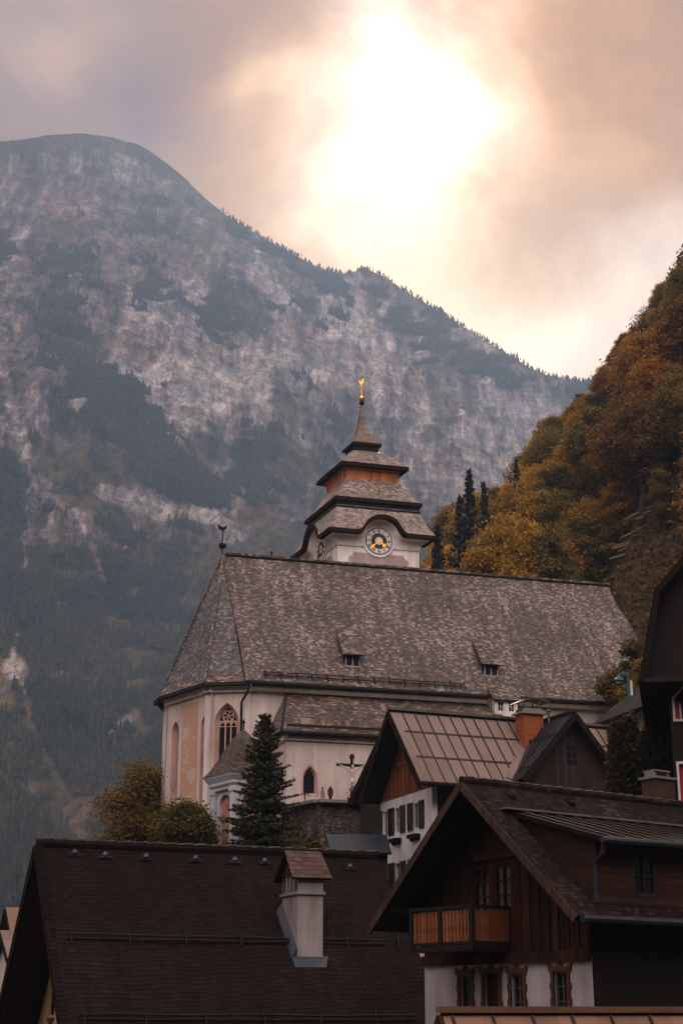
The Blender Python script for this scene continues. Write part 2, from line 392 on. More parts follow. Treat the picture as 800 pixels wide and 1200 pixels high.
class Wall:            # a wall plane in local coordinates: s to the right seen from outside, z up, o outward
    def __init__(w, x, y, deg=0): w.b = (x, y); a = R(deg); w.t = (math.cos(a), math.sin(a)); w.n = (w.t[1], -w.t[0])
    def __call__(w, s, z, o=0.0): return (w.b[0] + w.t[0] * s + w.n[0] * o, w.b[1] + w.t[1] * s + w.n[1] * o, z)
    def box(w, mb, s0, z0, s1, z1, o0, o1, mi=0):
        mb.hexa([w(s0, z0, o0), w(s1, z0, o0), w(s1, z0, o1), w(s0, z0, o1)], [w(s0, z1, o0), w(s1, z1, o0), w(s1, z1, o1), w(s0, z1, o1)], mi)
    def face(w, mb, outline, holes=(), depth=0.2, mi=0, o=0.0, hmi=None):
        polys = [[Vector((s, z, 0)) for s, z in outline]] + [[Vector((s, z, 0)) for s, z in h] for h in holes]
        flat = [p for q in polys for p in q]
        for t in tessellate_polygon(polys):
            a, b, c = [flat[i] for i in t]
            if (b - a).cross(c - a).z < 0: b, c = c, b
            mb.add([w(p.x, p.y, o) for p in (a, b, c)], mi)
        for h in holes:
            for i in range(len(h)):
                a, b = h[i], h[(i + 1) % len(h)]
                mb.add([w(*a, o), w(*b, o), w(*b, o - depth), w(*a, o - depth)], mi if hmi is None else hmi)
    def poly(w, mb, pts, o=0.0, mi=0): mb.add([w(s, z, o) for s, z in pts], mi)
    def prism(w, mb, pts, o0, o1, mi=0): mb.hexa([w(s, z, o0) for s, z in pts], [w(s, z, o1) for s, z in pts], mi)
    def ring(w, mb, outer, inner, o0, o1, mi=0):
        n = len(outer)
        for i in range(n):
            j = (i + 1) % n
            mb.add([w(*outer[i], o0), w(*outer[j], o0), w(*inner[j], o1), w(*inner[i], o1)], mi)
def rect(s0, z0, s1, z1): return [(s0, z0), (s1, z0), (s1, z1), (s0, z1)]
def gothic(s0, s1, z0, zspr, n=7):
    # pointed arch outline, counter-clockwise from bottom left
    wd = s1 - s0; pts = [(s0, z0), (s1, z0)]
    for i in range(n + 1):
        a = (i / n) * R(60); pts.append((s0 + wd * math.cos(a), zspr + wd * math.sin(a)))
    for i in range(1, n + 1):
        a = R(60) * (1 - i / n); pts.append((s1 - wd * math.cos(a), zspr + wd * math.sin(a)))
    return pts
def rounded(s0, s1, z0, zspr, n=10):
    c = (s0 + s1) / 2; r = (s1 - s0) / 2; pts = [(s0, z0), (s1, z0)]
    for i in range(n + 1):
        a = math.pi * i / n; pts.append((c + r * math.cos(a), zspr + r * math.sin(a)))
    return pts

def window(w, parent, s0, z0, s1, z1, fm, depth=0.18, fw=0.07, bars=(1, 2), name='window'):
    # a sash set in a hole of depth `depth`: frame with glazing bars, pane behind
    mb = MB(); d0, d1 = -depth + 0.02, -depth + 0.09
    w.box(mb, s0, z0, s0 + fw, z1, d0, d1); w.box(mb, s1 - fw, z0, s1, z1, d0, d1)
    w.box(mb, s0 + fw, z0, s1 - fw, z0 + fw, d0, d1); w.box(mb, s0 + fw, z1 - fw, s1 - fw, z1, d0, d1)
    for i in range(bars[0]):
        c = s0 + (s1 - s0) * (i + 1) / (bars[0] + 1); w.box(mb, c - fw * .35, z0 + fw, c + fw * .35, z1 - fw, d0, d1 - 0.01)
    for i in range(bars[1]):
        c = z0 + (z1 - z0) * (i + 1) / (bars[1] + 1); w.box(mb, s0 + fw, c - fw * .25, s1 - fw, c + fw * .25, d0, d1 - 0.014)
    o = mb.build(name, fm, parent)
    pb = MB(); w.poly(pb, rect(s0 + .01, z0 + .01, s1 - .01, z1 - .01), -depth + 0.03); pb.build('pane', M['pane'], o)
    return o

exec_order = []
# ------------------------------------------------------------------ terrain
def sstep(a, b, x):
    t = np.clip((x - a) / (b - a), 0, 1); return t * t * (3 - 2 * t)
GY = [-60, 30, 45, 60, 68, 79, 80.2, 82, 120, 160, 400, 800]; GZ = [-5.0, -5.0, -6.0, -4.0, 2.0, 6.5, 7.0, 10.2, 11.0, 10.5, 0.0, -4.0]
def hgt(x, y):
    x = np.asarray(x, float); y = np.asarray(y, float)
    base = np.interp(y, GY, GZ)
    left = np.interp(y, [60, 74, 80, 90, 97, 120], [-4.0, 3.5, 6.4, 8.6, 9.6, 10.5])
    k = sstep(-3.0, -5.0, -x) if False else 1 - sstep(-5.2, -3.2, x)
    base = np.where(y > 60, base * (1 - k) + left * k, base)
    ed = np.interp(y, [40, 76, 86], [-7.0, -10.5, -13.5]); drop = 1 - sstep(0, 1, (x - ed + 12) / 12)
    base = base * (1 - drop) + np.minimum(base, -6.5) * drop
    s = np.maximum(0, (x - 6) * 0.95 + 0.016 * np.maximum(0, np.minimum(x, 70) - 14) ** 2 + (np.minimum(y, 185) - 117) * 0.56 + 1.2 * np.sin(x * .21 + y * .13) + 1.0 * np.sin(x * .37 - y * .29))
    hill = 0.97 * s * s / (s + 4) * sstep(-20, -4, x)
    fade = (1 - sstep(195, 330, y)) * (1 - sstep(120, 400, x) * 0.3)
    front = sstep(52, 100, y)
    shade_bank = 36 * sstep(-8, -48, -np.asarray(y)) if False else 80 * (1 - sstep(-58, -6, y))  # raised ground added unseen behind the camera to shade the foreground houses
    base = base + shade_bank
    return base + hill * fade * (0.25 + 0.75 * front)
def grid_mesh(xs, ys, fn):
    X, Yg = np.meshgrid(xs, ys); Z = fn(X, Yg); nx = len(xs)
    v = np.stack([X, Yg, Z], -1).reshape(-1, 3)
    f = [(j * nx + i, j * nx + i + 1, (j + 1) * nx + i + 1, (j + 1) * nx + i) for j in range(len(ys) - 1) for i in range(nx - 1)]
    return v, f
def num_mesh(name, v, f, m, smooth=True):
    me = bpy.data.meshes.new(name); me.from_pydata([tuple(p) for p in v], [], f); me.materials.append(m)
    if smooth: me.polygons.foreach_set('use_smooth', [True] * len(me.polygons))
    me.update(); o = bpy.data.objects.new(name, me); COL.objects.link(o); return o

def ground_mat():
    m, g, bs = mat('ground_soil'); o = g.coord()
    n1 = g.noise(o, 0.25, 6, 0.6); n2 = g.noise(o, 2.5, 6, 0.7)
    col = g.ramp(g.m('ADD', g.m('MULTIPLY', n1, 0.6), g.m('MULTIPLY', n2, 0.4)), [(0.35, (0.022, 0.018, 0.010)), (0.5, (0.05, 0.034, 0.015)), (0.65, (0.08, 0.052, 0.02))])
    g.put(bs.inputs['Base Color'], col); bs.inputs['Roughness'].default_value = 1
    g.put(bs.inputs['Normal'], g.bump(n2, 1.0, 0.25)); return m
xs = np.concatenate([[-7000, -3000, -1200, -500, -250], np.arange(-150, 160, 2.0), [180, 210, 250, 320, 400, 600, 1200, 3000, 7000]])
ys = np.concatenate([[-2000, -600, -200], np.arange(-60, 260, 2.0), [270, 285, 300, 330, 360, 400, 460, 520, 640, 800, 1500, 3000, 7000]])
gv, gf = grid_mesh(xs, ys, hgt)
tag(num_mesh('ground', gv, gf, ground_mat()), kind='structure')

# ---------------------------------------------------------------- mountain
def vn(x, y, seed):
    xi = np.floor(x).astype(np.int64); yi = np.floor(y).astype(np.int64); fx = x - xi; fy = y - yi
    fx = fx * fx * fx * (fx * (fx * 6 - 15) + 10); fy = fy * fy * fy * (fy * (fy * 6 - 15) + 10)
    def h(a, b):
        n = (a * 374761393 + b * 668265263 + seed * 1442695041) & 0xffffffff
        n = ((n ^ (n >> 13)) * 1274126177) & 0xffffffff
        return ((n ^ (n >> 16)) & 0xffff) / 65535.0
    return (h(xi, yi) * (1 - fx) + h(xi + 1, yi) * fx) * (1 - fy) + (h(xi, yi + 1) * (1 - fx) + h(xi + 1, yi + 1) * fx) * fy
def fbm(x, y, seed, oct=4, gain=0.5):
    s = 0; a = 1; t = 0
    for i in range(oct): s = s + a * vn(x * 2 ** i, y * 2 ** i, seed + i); t += a; a *= gain
    return s / t
def ridged(x, y, seed, oct=4, gain=0.55):
    s = 0; a = 1; t = 0
    for i in range(oct): s = s + a * (1 - np.abs(2 * vn(x * 2 ** i, y * 2 ** i, seed + i) - 1)); t += a; a *= gain
    return s / t
RPX = [(-500, 330), (-300, 250), (-120, 190), (0, 166), (30, 163), (60, 158), (95, 156), (128, 160), (165, 170), (190, 187), (215, 207), (240, 232), (270, 256), (300, 273), (340, 296), (370, 312), (400, 321),
       (418, 317), (432, 316), (450, 325), (470, 338), (500, 356), (540, 381), (580, 406), (620, 431), (650, 443), (690, 448), (720, 455), (800, 500), (900, 560), (1100, 640), (1300, 720)]
raz = []; rel = []
for px_, py_ in RPX:
    r_ = ray(px_, py_); raz.append(math.atan2(r_[0], r_[1])); rel.append(r_[2] / math.hypot(r_[0], r_[1]))
NA, NT = 860, 560
az = np.linspace(R(-21), R(24), NA); tt = np.linspace(0, 1, NT)
er = np.interp(az, raz, rel) + 0.0010 * (fbm(az * 400, az * 0, 91, 3) - .5)
AZ, TT = np.meshgrid(az, tt)
E0 = -0.012
EL = E0 + (er[None, :] - E0) * TT
ex = [-0.012, 0.05, 0.15, 0.26, 0.33, 0.42, 0.50, 0.58]; rx = [700, 900, 1320, 1680, 1800, 1960, 2200, 2500]
RR = np.interp(EL, ex, rx)
RR = RR + 250 * np.sin(AZ * 9 + 0.6) * sstep(0.02, 0.2, EL)
mx_ = AZ * RR; mz_ = EL * RR
taper = (1 - TT ** 10) * sstep(0.0, 0.06, TT)
wx = mx_ + 60 * (fbm(mx_ / 160, mz_ / 160, 5, 3) - .5); wz = mz_
disp = 190 * (ridged(wx / 330, wz / 620, 11, 3) - .55) + 80 * (ridged(wx / 105, wz / 240 + .3 * wx / 105, 21, 4) - .55) + 34 * (ridged(wx / 34, wz / 60, 31, 3) - .5) + 9 * (fbm(wx / 9, wz / 11, 41, 2) - .5)
zs = mz_ / 46 + 0.5 * fbm(mx_ / 220, mz_ / 400, 51, 2) + 0.1 * mx_ / 200
strat = (zs - np.floor(zs)); strat = np.where(strat < .75, strat / .75, (1 - strat) / .25)
cliff = sstep(0.14, 0.24, EL)
disp = disp + 5 * (strat - .5) * cliff
RD = RR - disp * taper
MX = RD * np.sin(AZ); MY = RD * np.cos(AZ); MZ = mz_ + 0
# vegetation layout along the face
D_ = MY * CT + MZ * ST
PX = 400 + F * MX / D_; PY = 600 - F * (-MY * ST + MZ * CT) / D_
def seg_d(px, py, pts):
    best = np.full(px.shape, 1e9)
    for (x0, y0), (x1, y1) in zip(pts[:-1], pts[1:]):
        dx, dy = x1 - x0, y1 - y0; L = dx * dx + dy * dy
        t = np.clip(((px - x0) * dx + (py - y0) * dy) / max(L, 1e-6), 0, 1)
        best = np.minimum(best, np.hypot(px - x0 - t * dx, py - y0 - t * dy))
    return best
def veil(pts, w): return np.exp(-(seg_d(PX, PY, pts) / w) ** 2)
forest = 0.26 + 0.0 * PX
forest = forest + 0.26 * sstep(540, 720, PY - 0.35 * (PX - 200)) 
for pts, w, a in [([(58, 330), (85, 420), (140, 490), (205, 545), (250, 590)], 36, .5), ([(175, 285), (180, 370)], 24, .5), ([(200, 345), (275, 372)], 20, .5), ([(120, 300), (60, 300)], 16, .3), ([(0, 280), (0, 330)], 14, .5),
                  ([(225, 235), (300, 285), (400, 335)], 10, .5), ([(400, 350), (470, 380), (560, 425), (640, 462), (700, 470)], 32, .5), ([(455, 350), (520, 400)], 26, .3), ([(330, 500), (290, 560)], 26, .3),
                  ([(160, 480), (200, 640), (230, 760)], 50, .3), ([(0, 560), (30, 700)], 22, .3), ([(110, 700), (150, 900)], 45, .3), ([(60, 860), (20, 1020)], 46, .55), ([(20, 700), (70, 860), (140, 960)], 34, .4), ([(560, 520), (520, 470)], 20, .25), ([(250, 330), (320, 350), (400, 380)], 16, .28)]:
    forest = forest + a * veil(pts, w)
rock = 0.0 * PX
for pts, w, a in [([(0, 430), (40, 560), (32, 640), (18, 760), (40, 850), (75, 930), (100, 985)], 8, .5), ([(120, 576), (180, 598), (245, 606)], 13, .7), ([(195, 400), (225, 450), (350, 430)], 36, .65), ([(200, 180), (60, 200), (0, 240)], 36, .45),
                  ([(420, 380), (470, 480), (540, 540), (620, 500)], 50, .75), ([(0, 330), (40, 470)], 30, .45), ([(90, 600), (125, 680)], 5, .6), ([(130, 860), (160, 835)], 9, .5), ([(0, 910), (40, 925)], 9, .5), ([(270, 630), (340, 600)], 16, .4), ([(0, 800), (10, 790)], 20, .5),
                  ([(110, 230), (130, 330), (150, 430)], 22, .3), ([(160, 430), (215, 500)], 12, .5), ([(290, 300), (340, 380)], 20, .3), ([(540, 600), (600, 540)], 40, .5), ([(95, 780), (40, 800)], 6, .4)]:
    rock = rock + a * veil(pts, w)
nz_ = fbm(mx_ / 60, mz_ / 85, 61, 4, .6); nz2 = fbm(mx_ / 18, mz_ / 26, 71, 3, .6)
VEG = np.clip((forest - rock * 0.8) + 1.7 * (nz_ - .5) + 0.9 * (nz2 - .5) - 0.3 * (strat < .3) * cliff, 0, 1)
GRASS = np.clip(0.38 + 0.55 * sstep(430, 760, PY) + 1.6 * (fbm(mx_ / 90, mz_ / 60, 81, 4, .6) - .5) - rock * 0.9, 0, 1)
CREST = np.exp(-((1 - TT) / 0.022) ** 2) * (PX < 262)
GRASS = np.clip(GRASS + CREST, 0, 1); VEG = np.clip(VEG - .5 * CREST, 0, 1)
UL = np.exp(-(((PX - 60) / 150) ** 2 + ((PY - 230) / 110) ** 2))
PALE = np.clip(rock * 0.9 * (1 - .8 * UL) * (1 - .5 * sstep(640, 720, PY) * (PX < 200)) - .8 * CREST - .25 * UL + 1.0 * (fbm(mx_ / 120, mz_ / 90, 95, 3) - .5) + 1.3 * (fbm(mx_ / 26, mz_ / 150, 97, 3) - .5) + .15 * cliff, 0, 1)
NAVV = NT * NA
v = np.stack([MX, MY, MZ], -1).reshape(-1, 3)
ext = []
for k, (dr, dz) in enumerate([(80, -18), (250, -110), (500, -380), (800, -1400)]):
    r = RD[-1] + dr; ext.append(np.stack([r * np.sin(az), r * np.cos(az), np.maximum(MZ[-1] + dz, -20)], -1))
v = np.concatenate([v] + ext); NROW = NT + len(ext)
f = [(j * NA + i, j * NA + i + 1, (j + 1) * NA + i + 1, (j + 1) * NA + i) for j in range(NROW - 1) for i in range(NA - 1)]
def mountain_mat():
    m, g, bs = mat('limestone_and_forest'); o = g.v('MULTIPLY', g.coord(), (1, .22, 1)); x, y, z = g.sep(o)
    a1 = g.n('ShaderNodeAttribute', attribute_name='veg').outputs['Fac']; a2 = g.n('ShaderNodeAttribute', attribute_name='grass').outputs['Fac']
    st = g.noise(g.comb(g.m('MULTIPLY', x, 0.055), g.m('MULTIPLY', y, 0.055), g.m('MULTIPLY', z, 0.010)), 1.0, 6, 0.68)
    hz = g.noise(g.comb(g.m('MULTIPLY', x, 0.006), g.m('MULTIPLY', y, 0.006), g.m('MULTIPLY', z, 0.07)), 1.0, 5, 0.65)
    bl = g.noise(o, 0.012, 6, 0.65); fi = g.noise(o, 0.09, 5, 0.7)
    st2 = g.noise(g.comb(g.m('MULTIPLY', x, 0.2), g.m('MULTIPLY', y, 0.2), g.m('MULTIPLY', z, 0.035)), 1.0, 5, 0.7)
    rk = g.m('ADD', g.m('MULTIPLY', st, 0.50), g.m('ADD', g.m('MULTIPLY', hz, 0.12), g.m('ADD', g.m('MULTIPLY', bl, 0.25), g.m('ADD', g.m('MULTIPLY', st2, 0.25), g.m('MULTIPLY', fi, 0.2)))))
    rk = g.m('SUBTRACT', rk, 0.06)
    rock = g.ramp(rk, [(0.48, (0.05, 0.044, 0.041)), (0.56, (0.14, 0.116, 0.103)), (0.63, (0.27, 0.225, 0.20)), (0.73, (0.47, 0.40, 0.36))])
    a3 = g.n('ShaderNodeAttribute', attribute_name='pale').outputs['Fac']
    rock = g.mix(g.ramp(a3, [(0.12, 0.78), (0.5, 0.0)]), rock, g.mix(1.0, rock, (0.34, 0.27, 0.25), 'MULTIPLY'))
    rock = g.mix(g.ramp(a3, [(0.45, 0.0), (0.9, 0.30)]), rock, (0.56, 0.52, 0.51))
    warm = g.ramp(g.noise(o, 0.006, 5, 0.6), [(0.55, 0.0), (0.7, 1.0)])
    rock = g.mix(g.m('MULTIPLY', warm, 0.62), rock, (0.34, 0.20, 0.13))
    gr = g.ramp(g.m('ADD', g.m('MULTIPLY', fi, 0.6), g.m('MULTIPLY', bl, 0.4)), [(0.38, (0.03, 0.028, 0.014)), (0.5, (0.07, 0.05, 0.021)), (0.64, (0.14, 0.09, 0.036))])
    grit = g.noise(g.comb(g.m('MULTIPLY', x, .3), g.m('MULTIPLY', y, .3), g.m('MULTIPLY', z, .16)), 1.0, 4, .75)
    bed = g.noise(g.comb(g.m('MULTIPLY', x, .02), g.m('MULTIPLY', y, .02), g.m('MULTIPLY', z, .34)), 1.0, 4, .65)
    rock = g.mix(1.0, rock, g.ramp(g.m('ADD', g.m('MULTIPLY', grit, .6), g.m('MULTIPLY', bed, .4)), [(.38, .45), (.5, .95), (.6, 1.4)]), 'MULTIPLY')
    wob = g.v('SCALE', g.noise(o, 0.05, 4, .6, out=1), 0.5)
    vc = g.n('ShaderNodeTexVoronoi', feature='DISTANCE_TO_EDGE'); g.put(vc.inputs['Vector'], g.v('ADD', g.v('MULTIPLY', o, (.034, .034, .012)), wob)); vc.inputs['Scale'].default_value = 1
    vf = g.n('ShaderNodeTexVoronoi', feature='F1'); g.put(vf.inputs['Vector'], g.v('ADD', g.v('MULTIPLY', o, (.085, .085, .034)), wob)); vf.inputs['Scale'].default_value = 1
    cell = g.sep(vf.outputs['Color'])[0]
    crack = g.m('MULTIPLY', g.ramp(vc.outputs['Distance'], [(0.0, .66), (.10, 1.0)]), g.m('ADD', .68, g.m('MULTIPLY', cell, .64)))
    rock = g.mix(1.0, rock, g.comb(crack, crack, crack), 'MULTIPLY')
    gf_ = g.ramp(g.m('ADD', g.m('MULTIPLY', a2, 0.7), g.m('MULTIPLY', fi, 0.4)), [(0.52, 0.0), (0.64, 1.0)])
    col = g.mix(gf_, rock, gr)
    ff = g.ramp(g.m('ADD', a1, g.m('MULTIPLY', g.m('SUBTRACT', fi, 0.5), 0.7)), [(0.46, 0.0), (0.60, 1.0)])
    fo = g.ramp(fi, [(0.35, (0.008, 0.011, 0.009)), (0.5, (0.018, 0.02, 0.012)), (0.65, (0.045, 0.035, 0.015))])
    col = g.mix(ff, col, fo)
    g.put(bs.inputs['Base Color'], col); bs.inputs['Roughness'].default_value = 0.95; bs.inputs['Specular IOR Level'].default_value = 0.1
    g.put(bs.inputs['Normal'], g.bump(g.m('ADD', g.m('ADD', st, g.m('MULTIPLY', crack, 1.2)), fi), 0.9, 6.0))
    return m
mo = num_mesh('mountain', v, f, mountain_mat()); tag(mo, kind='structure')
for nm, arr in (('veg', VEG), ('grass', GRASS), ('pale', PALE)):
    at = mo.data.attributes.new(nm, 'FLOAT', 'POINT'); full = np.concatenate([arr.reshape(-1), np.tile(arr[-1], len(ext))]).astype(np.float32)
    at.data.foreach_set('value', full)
# conifers that cover the ledges and the ridge: nobody could count them
def far_forest():
    rng = np.random.default_rng(3)
    prob = np.clip((VEG - 0.45) * 2.2, 0, 1) ** 1.2
    prob = prob * RR * RR
    prob = prob * (PX > -60) * (PX < 860) * (PY < 1130)
    prob = prob.reshape(-1)
    idx = rng.choice(NAVV, size=30000, p=prob / prob.sum())
    V0 = v[:NAVV][idx] + rng.normal(0, 1.5, (len(idx), 3)) * [1, 1, 0.2]
    # ridge trees
    ri = [NT * NA - NA + i for i in range(NA) if PX[-1, i] > 255]
    ri = rng.choice(ri, size=900); V1 = v[ri] + rng.normal(0, 3.0, (len(ri), 3)) * [1, 1, 0]
    pos = np.concatenate([V0, V1]); n = len(pos)
    hh = rng.uniform(5.5, 12.5, n); hh[len(V0):] = rng.uniform(3.5, 9.5, len(V1))
    vs = []; fs = []
    ang = np.arange(5) * 2 * math.pi / 5
    for i in range(n):
        x, y, z = pos[i]; h = hh[i]; r = h * rng.uniform(.17, .26); a0 = rng.uniform(0, 6.28); k = len(vs); lean = rng.normal(0, .03 * h)
        z -= 0.8
        for j in range(5): vs.append((x + r * math.cos(ang[j] + a0), y + r * math.sin(ang[j] + a0), z + h * .08 + h * .05 * (j % 2)))
        vs.append((x, y, z + h * .68))
        for j in range(5): vs.append((x + r * .58 * math.cos(ang[j] + a0 + .6), y + r * .58 * math.sin(ang[j] + a0 + .6), z + h * .45 + h * .05 * (j % 2)))
        vs.append((x + lean, y, z + h))
        for j in range(5):
            fs.append((k + j, k + (j + 1) % 5, k + 5)); fs.append((k + 6 + j, k + 6 + (j + 1) % 5, k + 11))
    m, g, bs = mat('far_needles'); geo = g.n('ShaderNodeNewGeometry'); o = g.coord()
    f = g.m('ADD', g.m('MULTIPLY', geo.outputs['Random Per Island'], .5), g.m('MULTIPLY', g.noise(o, .006, 4), .9))
    col = g.ramp(f, [(.35, (.008, .012, .010)), (.6, (.02, .023, .013)), (.8, (.036, .032, .014)), (.97, (.062, .046, .017))])
    g.put(bs.inputs['Base Color'], col); bs.inputs['Roughness'].default_value = 1; bs.inputs['Specular IOR Level'].default_value = 0.05
    o = num_mesh('conifer_forest', vs, fs, m, smooth=False); tag(o, 'dark conifers covering the ledges and ridge of the grey mountain', 'forest', kind='stuff')
far_forest()

# ------------------------------------------------------------------ haze, sky, sun
hz = MB(); hz.box(-2300, -120, -60, 2300, 3700, float(MZ.max()) + 25); 
hm = bpy.data.materials.new('haze_air'); hm.use_nodes = True; nt = hm.node_tree; nt.nodes.remove(nt.nodes['Principled BSDF'])
pv = nt.nodes.new('ShaderNodeVolumePrincipled'); pv.inputs['Color'].default_value = (0.42, 0.64, 1.0, 1); pv.inputs['Density'].default_value = 0.00019; pv.inputs['Anisotropy'].default_value = 0.38
nt.links.new(pv.outputs[0], nt.nodes['Material Output'].inputs['Volume'])
tag(hz.build('haze', hm), 'thin blue haze filling the valley air before the mountain', 'haze', kind='stuff')

sdir = Vector(ray(462, 118)).normalized()
SEL = math.asin(sdir.z); SAZ = math.atan2(sdir.x, sdir.y)
sun = bpy.data.lights.new('sun', 'SUN'); suno = bpy.data.objects.new('sun', sun); COL.objects.link(suno)
sun.energy = 2.6; sun.angle = R(8); sun.color = (1.0, 0.80, 0.58)
suno.rotation_euler = (-sdir).to_track_quat('-Z', 'Y').to_euler(); suno.location = (0, 0, 60)

w = bpy.data.worlds.new('World'); scene.world = w; w.use_nodes = True; nt = w.node_tree; g = G(nt)
bg = nt.nodes['Background']
sky = g.n('ShaderNodeTexSky', sky_type='NISHITA'); sky.sun_disc = False; sky.sun_elevation = SEL; sky.sun_rotation = SAZ; sky.dust_density = 2.5; sky.air_density = 1.2
d = g.v('NORMALIZE', g.coord('Generated'))
n1 = g.noise(d, 3.2, 6, 0.55, 0.4, out=1); n2 = g.noise(d, 9.0, 6, 0.55, 0.6, out=1)
dw = g.v('ADD', d, g.v('SCALE', g.v('SUBTRACT', n1, (0.5, 0.5, 0.5)), 0.16))
dw = g.v('ADD', dw, g.v('SCALE', g.v('SUBTRACT', n2, (0.5, 0.5, 0.5)), 0.10))
dw = g.v('NORMALIZE', dw)
cl = g.noise(g.v('MULTIPLY', d, (1, 1, 1.8)), 5.0, 7, 0.55, 0.5)
cl2 = g.noise(g.v('MULTIPLY', d, (1, 1, 1.6)), 14.0, 6, 0.55, 0.3)
def lobe(vec, px_, py_, deg, amp):
    q = Vector(ray(px_, py_)).normalized() if not isinstance(px_, Vector) else px_
    s = R(deg)
    dp = g.v('DOT_PRODUCT', vec, tuple(q), out=1)
    e = g.m('EXPONENT', g.m('DIVIDE', g.m('SUBTRACT', dp, 1.0), s * s))
    return g.v('SCALE', g.comb(*amp), e)
cloudf = g.ramp(g.m('ADD', g.m('MULTIPLY', cl, 0.7), g.m('MULTIPLY', cl2, 0.3)), [(0.32, 0.0), (0.68, 1.0)])
SKYS = 0.10
base = g.mix(cloudf, (0.15, 0.10, 0.11), (0.41, 0.20, 0.10))
tot = base
LOBES = [(482, 122, 1.9, (.85, .88, .90)), (415, 112, 1.8, (.50, .44, .34)), (470, 205, 2.2, (.52, .50, .44)), (545, 120, 1.8, (.55, .50, .42)), (480, 165, 5.0, (0.40, 0.20, 0.045)), (560, 60, 2.2, (.20, .11, .05)), (700, 110, 2.5, (.10, .05, .01)), (475, 285, 2.3, (.38, .31, .22)),
         (505, 345, 2.8, (.44, .35, .25)), (600, 415, 2.2, (.46, .38, .29)), (730, 400, 2.1, (.75, .66, .57)), (780, 310, 1.8, (.6, .52, .45)), (800, 220, 1.5, (.32, .25, .19)), (550, 390, 2.2, (.42, .34, .25)), (660, 430, 1.8, (.42, .36, .29)),
         (680, 190, 4.2, (.24, .13, .04)), (400, 300, 3.5, (.17, .09, .04)), (650, 270, 2.2, (-.05, -.06, -.07)), (630, 345, 1.5, (-.10, -.12, -.13)), (760, 40, 3.4, (-.06, -.07, -.075)), (620, 20, 2.4, (-.05, -.06, -.065)), (280, 30, 3.0, (-.04, -.05, -.05)),
         (55, 18, 1.2, (.32, .18, .09)), (110, 130, 3.2, (-.06, -.04, -.005)), (625, 70, 1.0, (.15, .11, .075)), (325, 98, 1.1, (.45, .31, .17)), (300, 15, 3.0, (.03, -.02, -.05)), (650, 15, 3.0, (.03, -.02, -.05)), (790, 70, 2.6, (.0, -.04, -.06)), (460, 0, 1.6, (-.15, -.14, -.13))]
for a, b, dg, amp in LOBES: tot = g.v('ADD', tot, lobe(dw, a, b, dg, amp))
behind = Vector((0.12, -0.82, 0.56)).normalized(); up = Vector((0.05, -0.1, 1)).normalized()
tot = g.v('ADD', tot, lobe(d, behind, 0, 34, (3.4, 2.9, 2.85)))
tot = g.v('ADD', tot, lobe(d, up, 0, 27, (0.36, 0.34, 0.38)))
tot = g.v('MAXIMUM', tot, (0.04, 0.04, 0.045))
# thin cloud over the open sky
tex = g.m('ADD', 0.56, g.m('MULTIPLY', g.noise(g.v('MULTIPLY', dw, (1, 1, 1.5)), 6.0, 6, 0.55, 0.7), 0.46))
tex = g.m('ADD', tex, g.m('MULTIPLY', g.noise(g.v('MULTIPLY', dw, (1, 1, 1.4)), 17.0, 8, 0.62, 0.5), 0.42))
tot = g.v('MULTIPLY', g.v('SCALE', tot, tex), (1.0, 0.97, 0.93))
col = g.v('ADD', g.v('SCALE', tot, 1.0), g.v('SCALE', sky.outputs[0], 0.003))
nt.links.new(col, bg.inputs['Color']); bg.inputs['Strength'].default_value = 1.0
scene.view_settings.view_transform = 'Standard'; scene.view_settings.look = 'None'; scene.view_settings.exposure = 0; scene.view_settings.gamma = 1

# ================================================================== church
A = P(290, 797, 92)
ZE, ZR, LN = 19.15, 29.1, 28.0
church = thing('church', 'large white church with steep weathered shingle roof and polygonal choir', 'church', A[0], A[1], 10.2, 16.2)
SL = (ZR - ZE) / 7.1
WB = 9.0
wAB = Wall(0, 0, 172 - 180 - 16.2)
B_ = wAB(-2.65, 0)[:2]
wBC = Wall(B_[0], B_[1], 126.2 - 180 - 16.2)
C_ = wBC(-5.5, 0)[:2]
D_p = (C_[0], 14.2 - C_[1]); E_p = (B_[0], 14.2 - B_[1])
EAVE = [(0, 0), B_, C_, D_p, E_p, (0, 14.2)]
# walls, set in under the eaves
nv = MB(); ins = 0.55
wS = Wall(0, ins)
wS.face(nv, rect(0, WB, LN + .2, ZE - 0.05))
wS.box(nv, 0.2, ZE - 0.55, LN + .1, ZE - 0.25, 0.002, 0.22)       # cornice
wN = Wall(LN + .2, 13.65, 180); wN.face(nv, rect(0, WB, LN + .2, ZE))
wW = Wall(LN + .2, ins, 90); wW.face(nv, rect(0, WB, 13.1, ZE))
nv.build('nave_wall', M['church'], church)
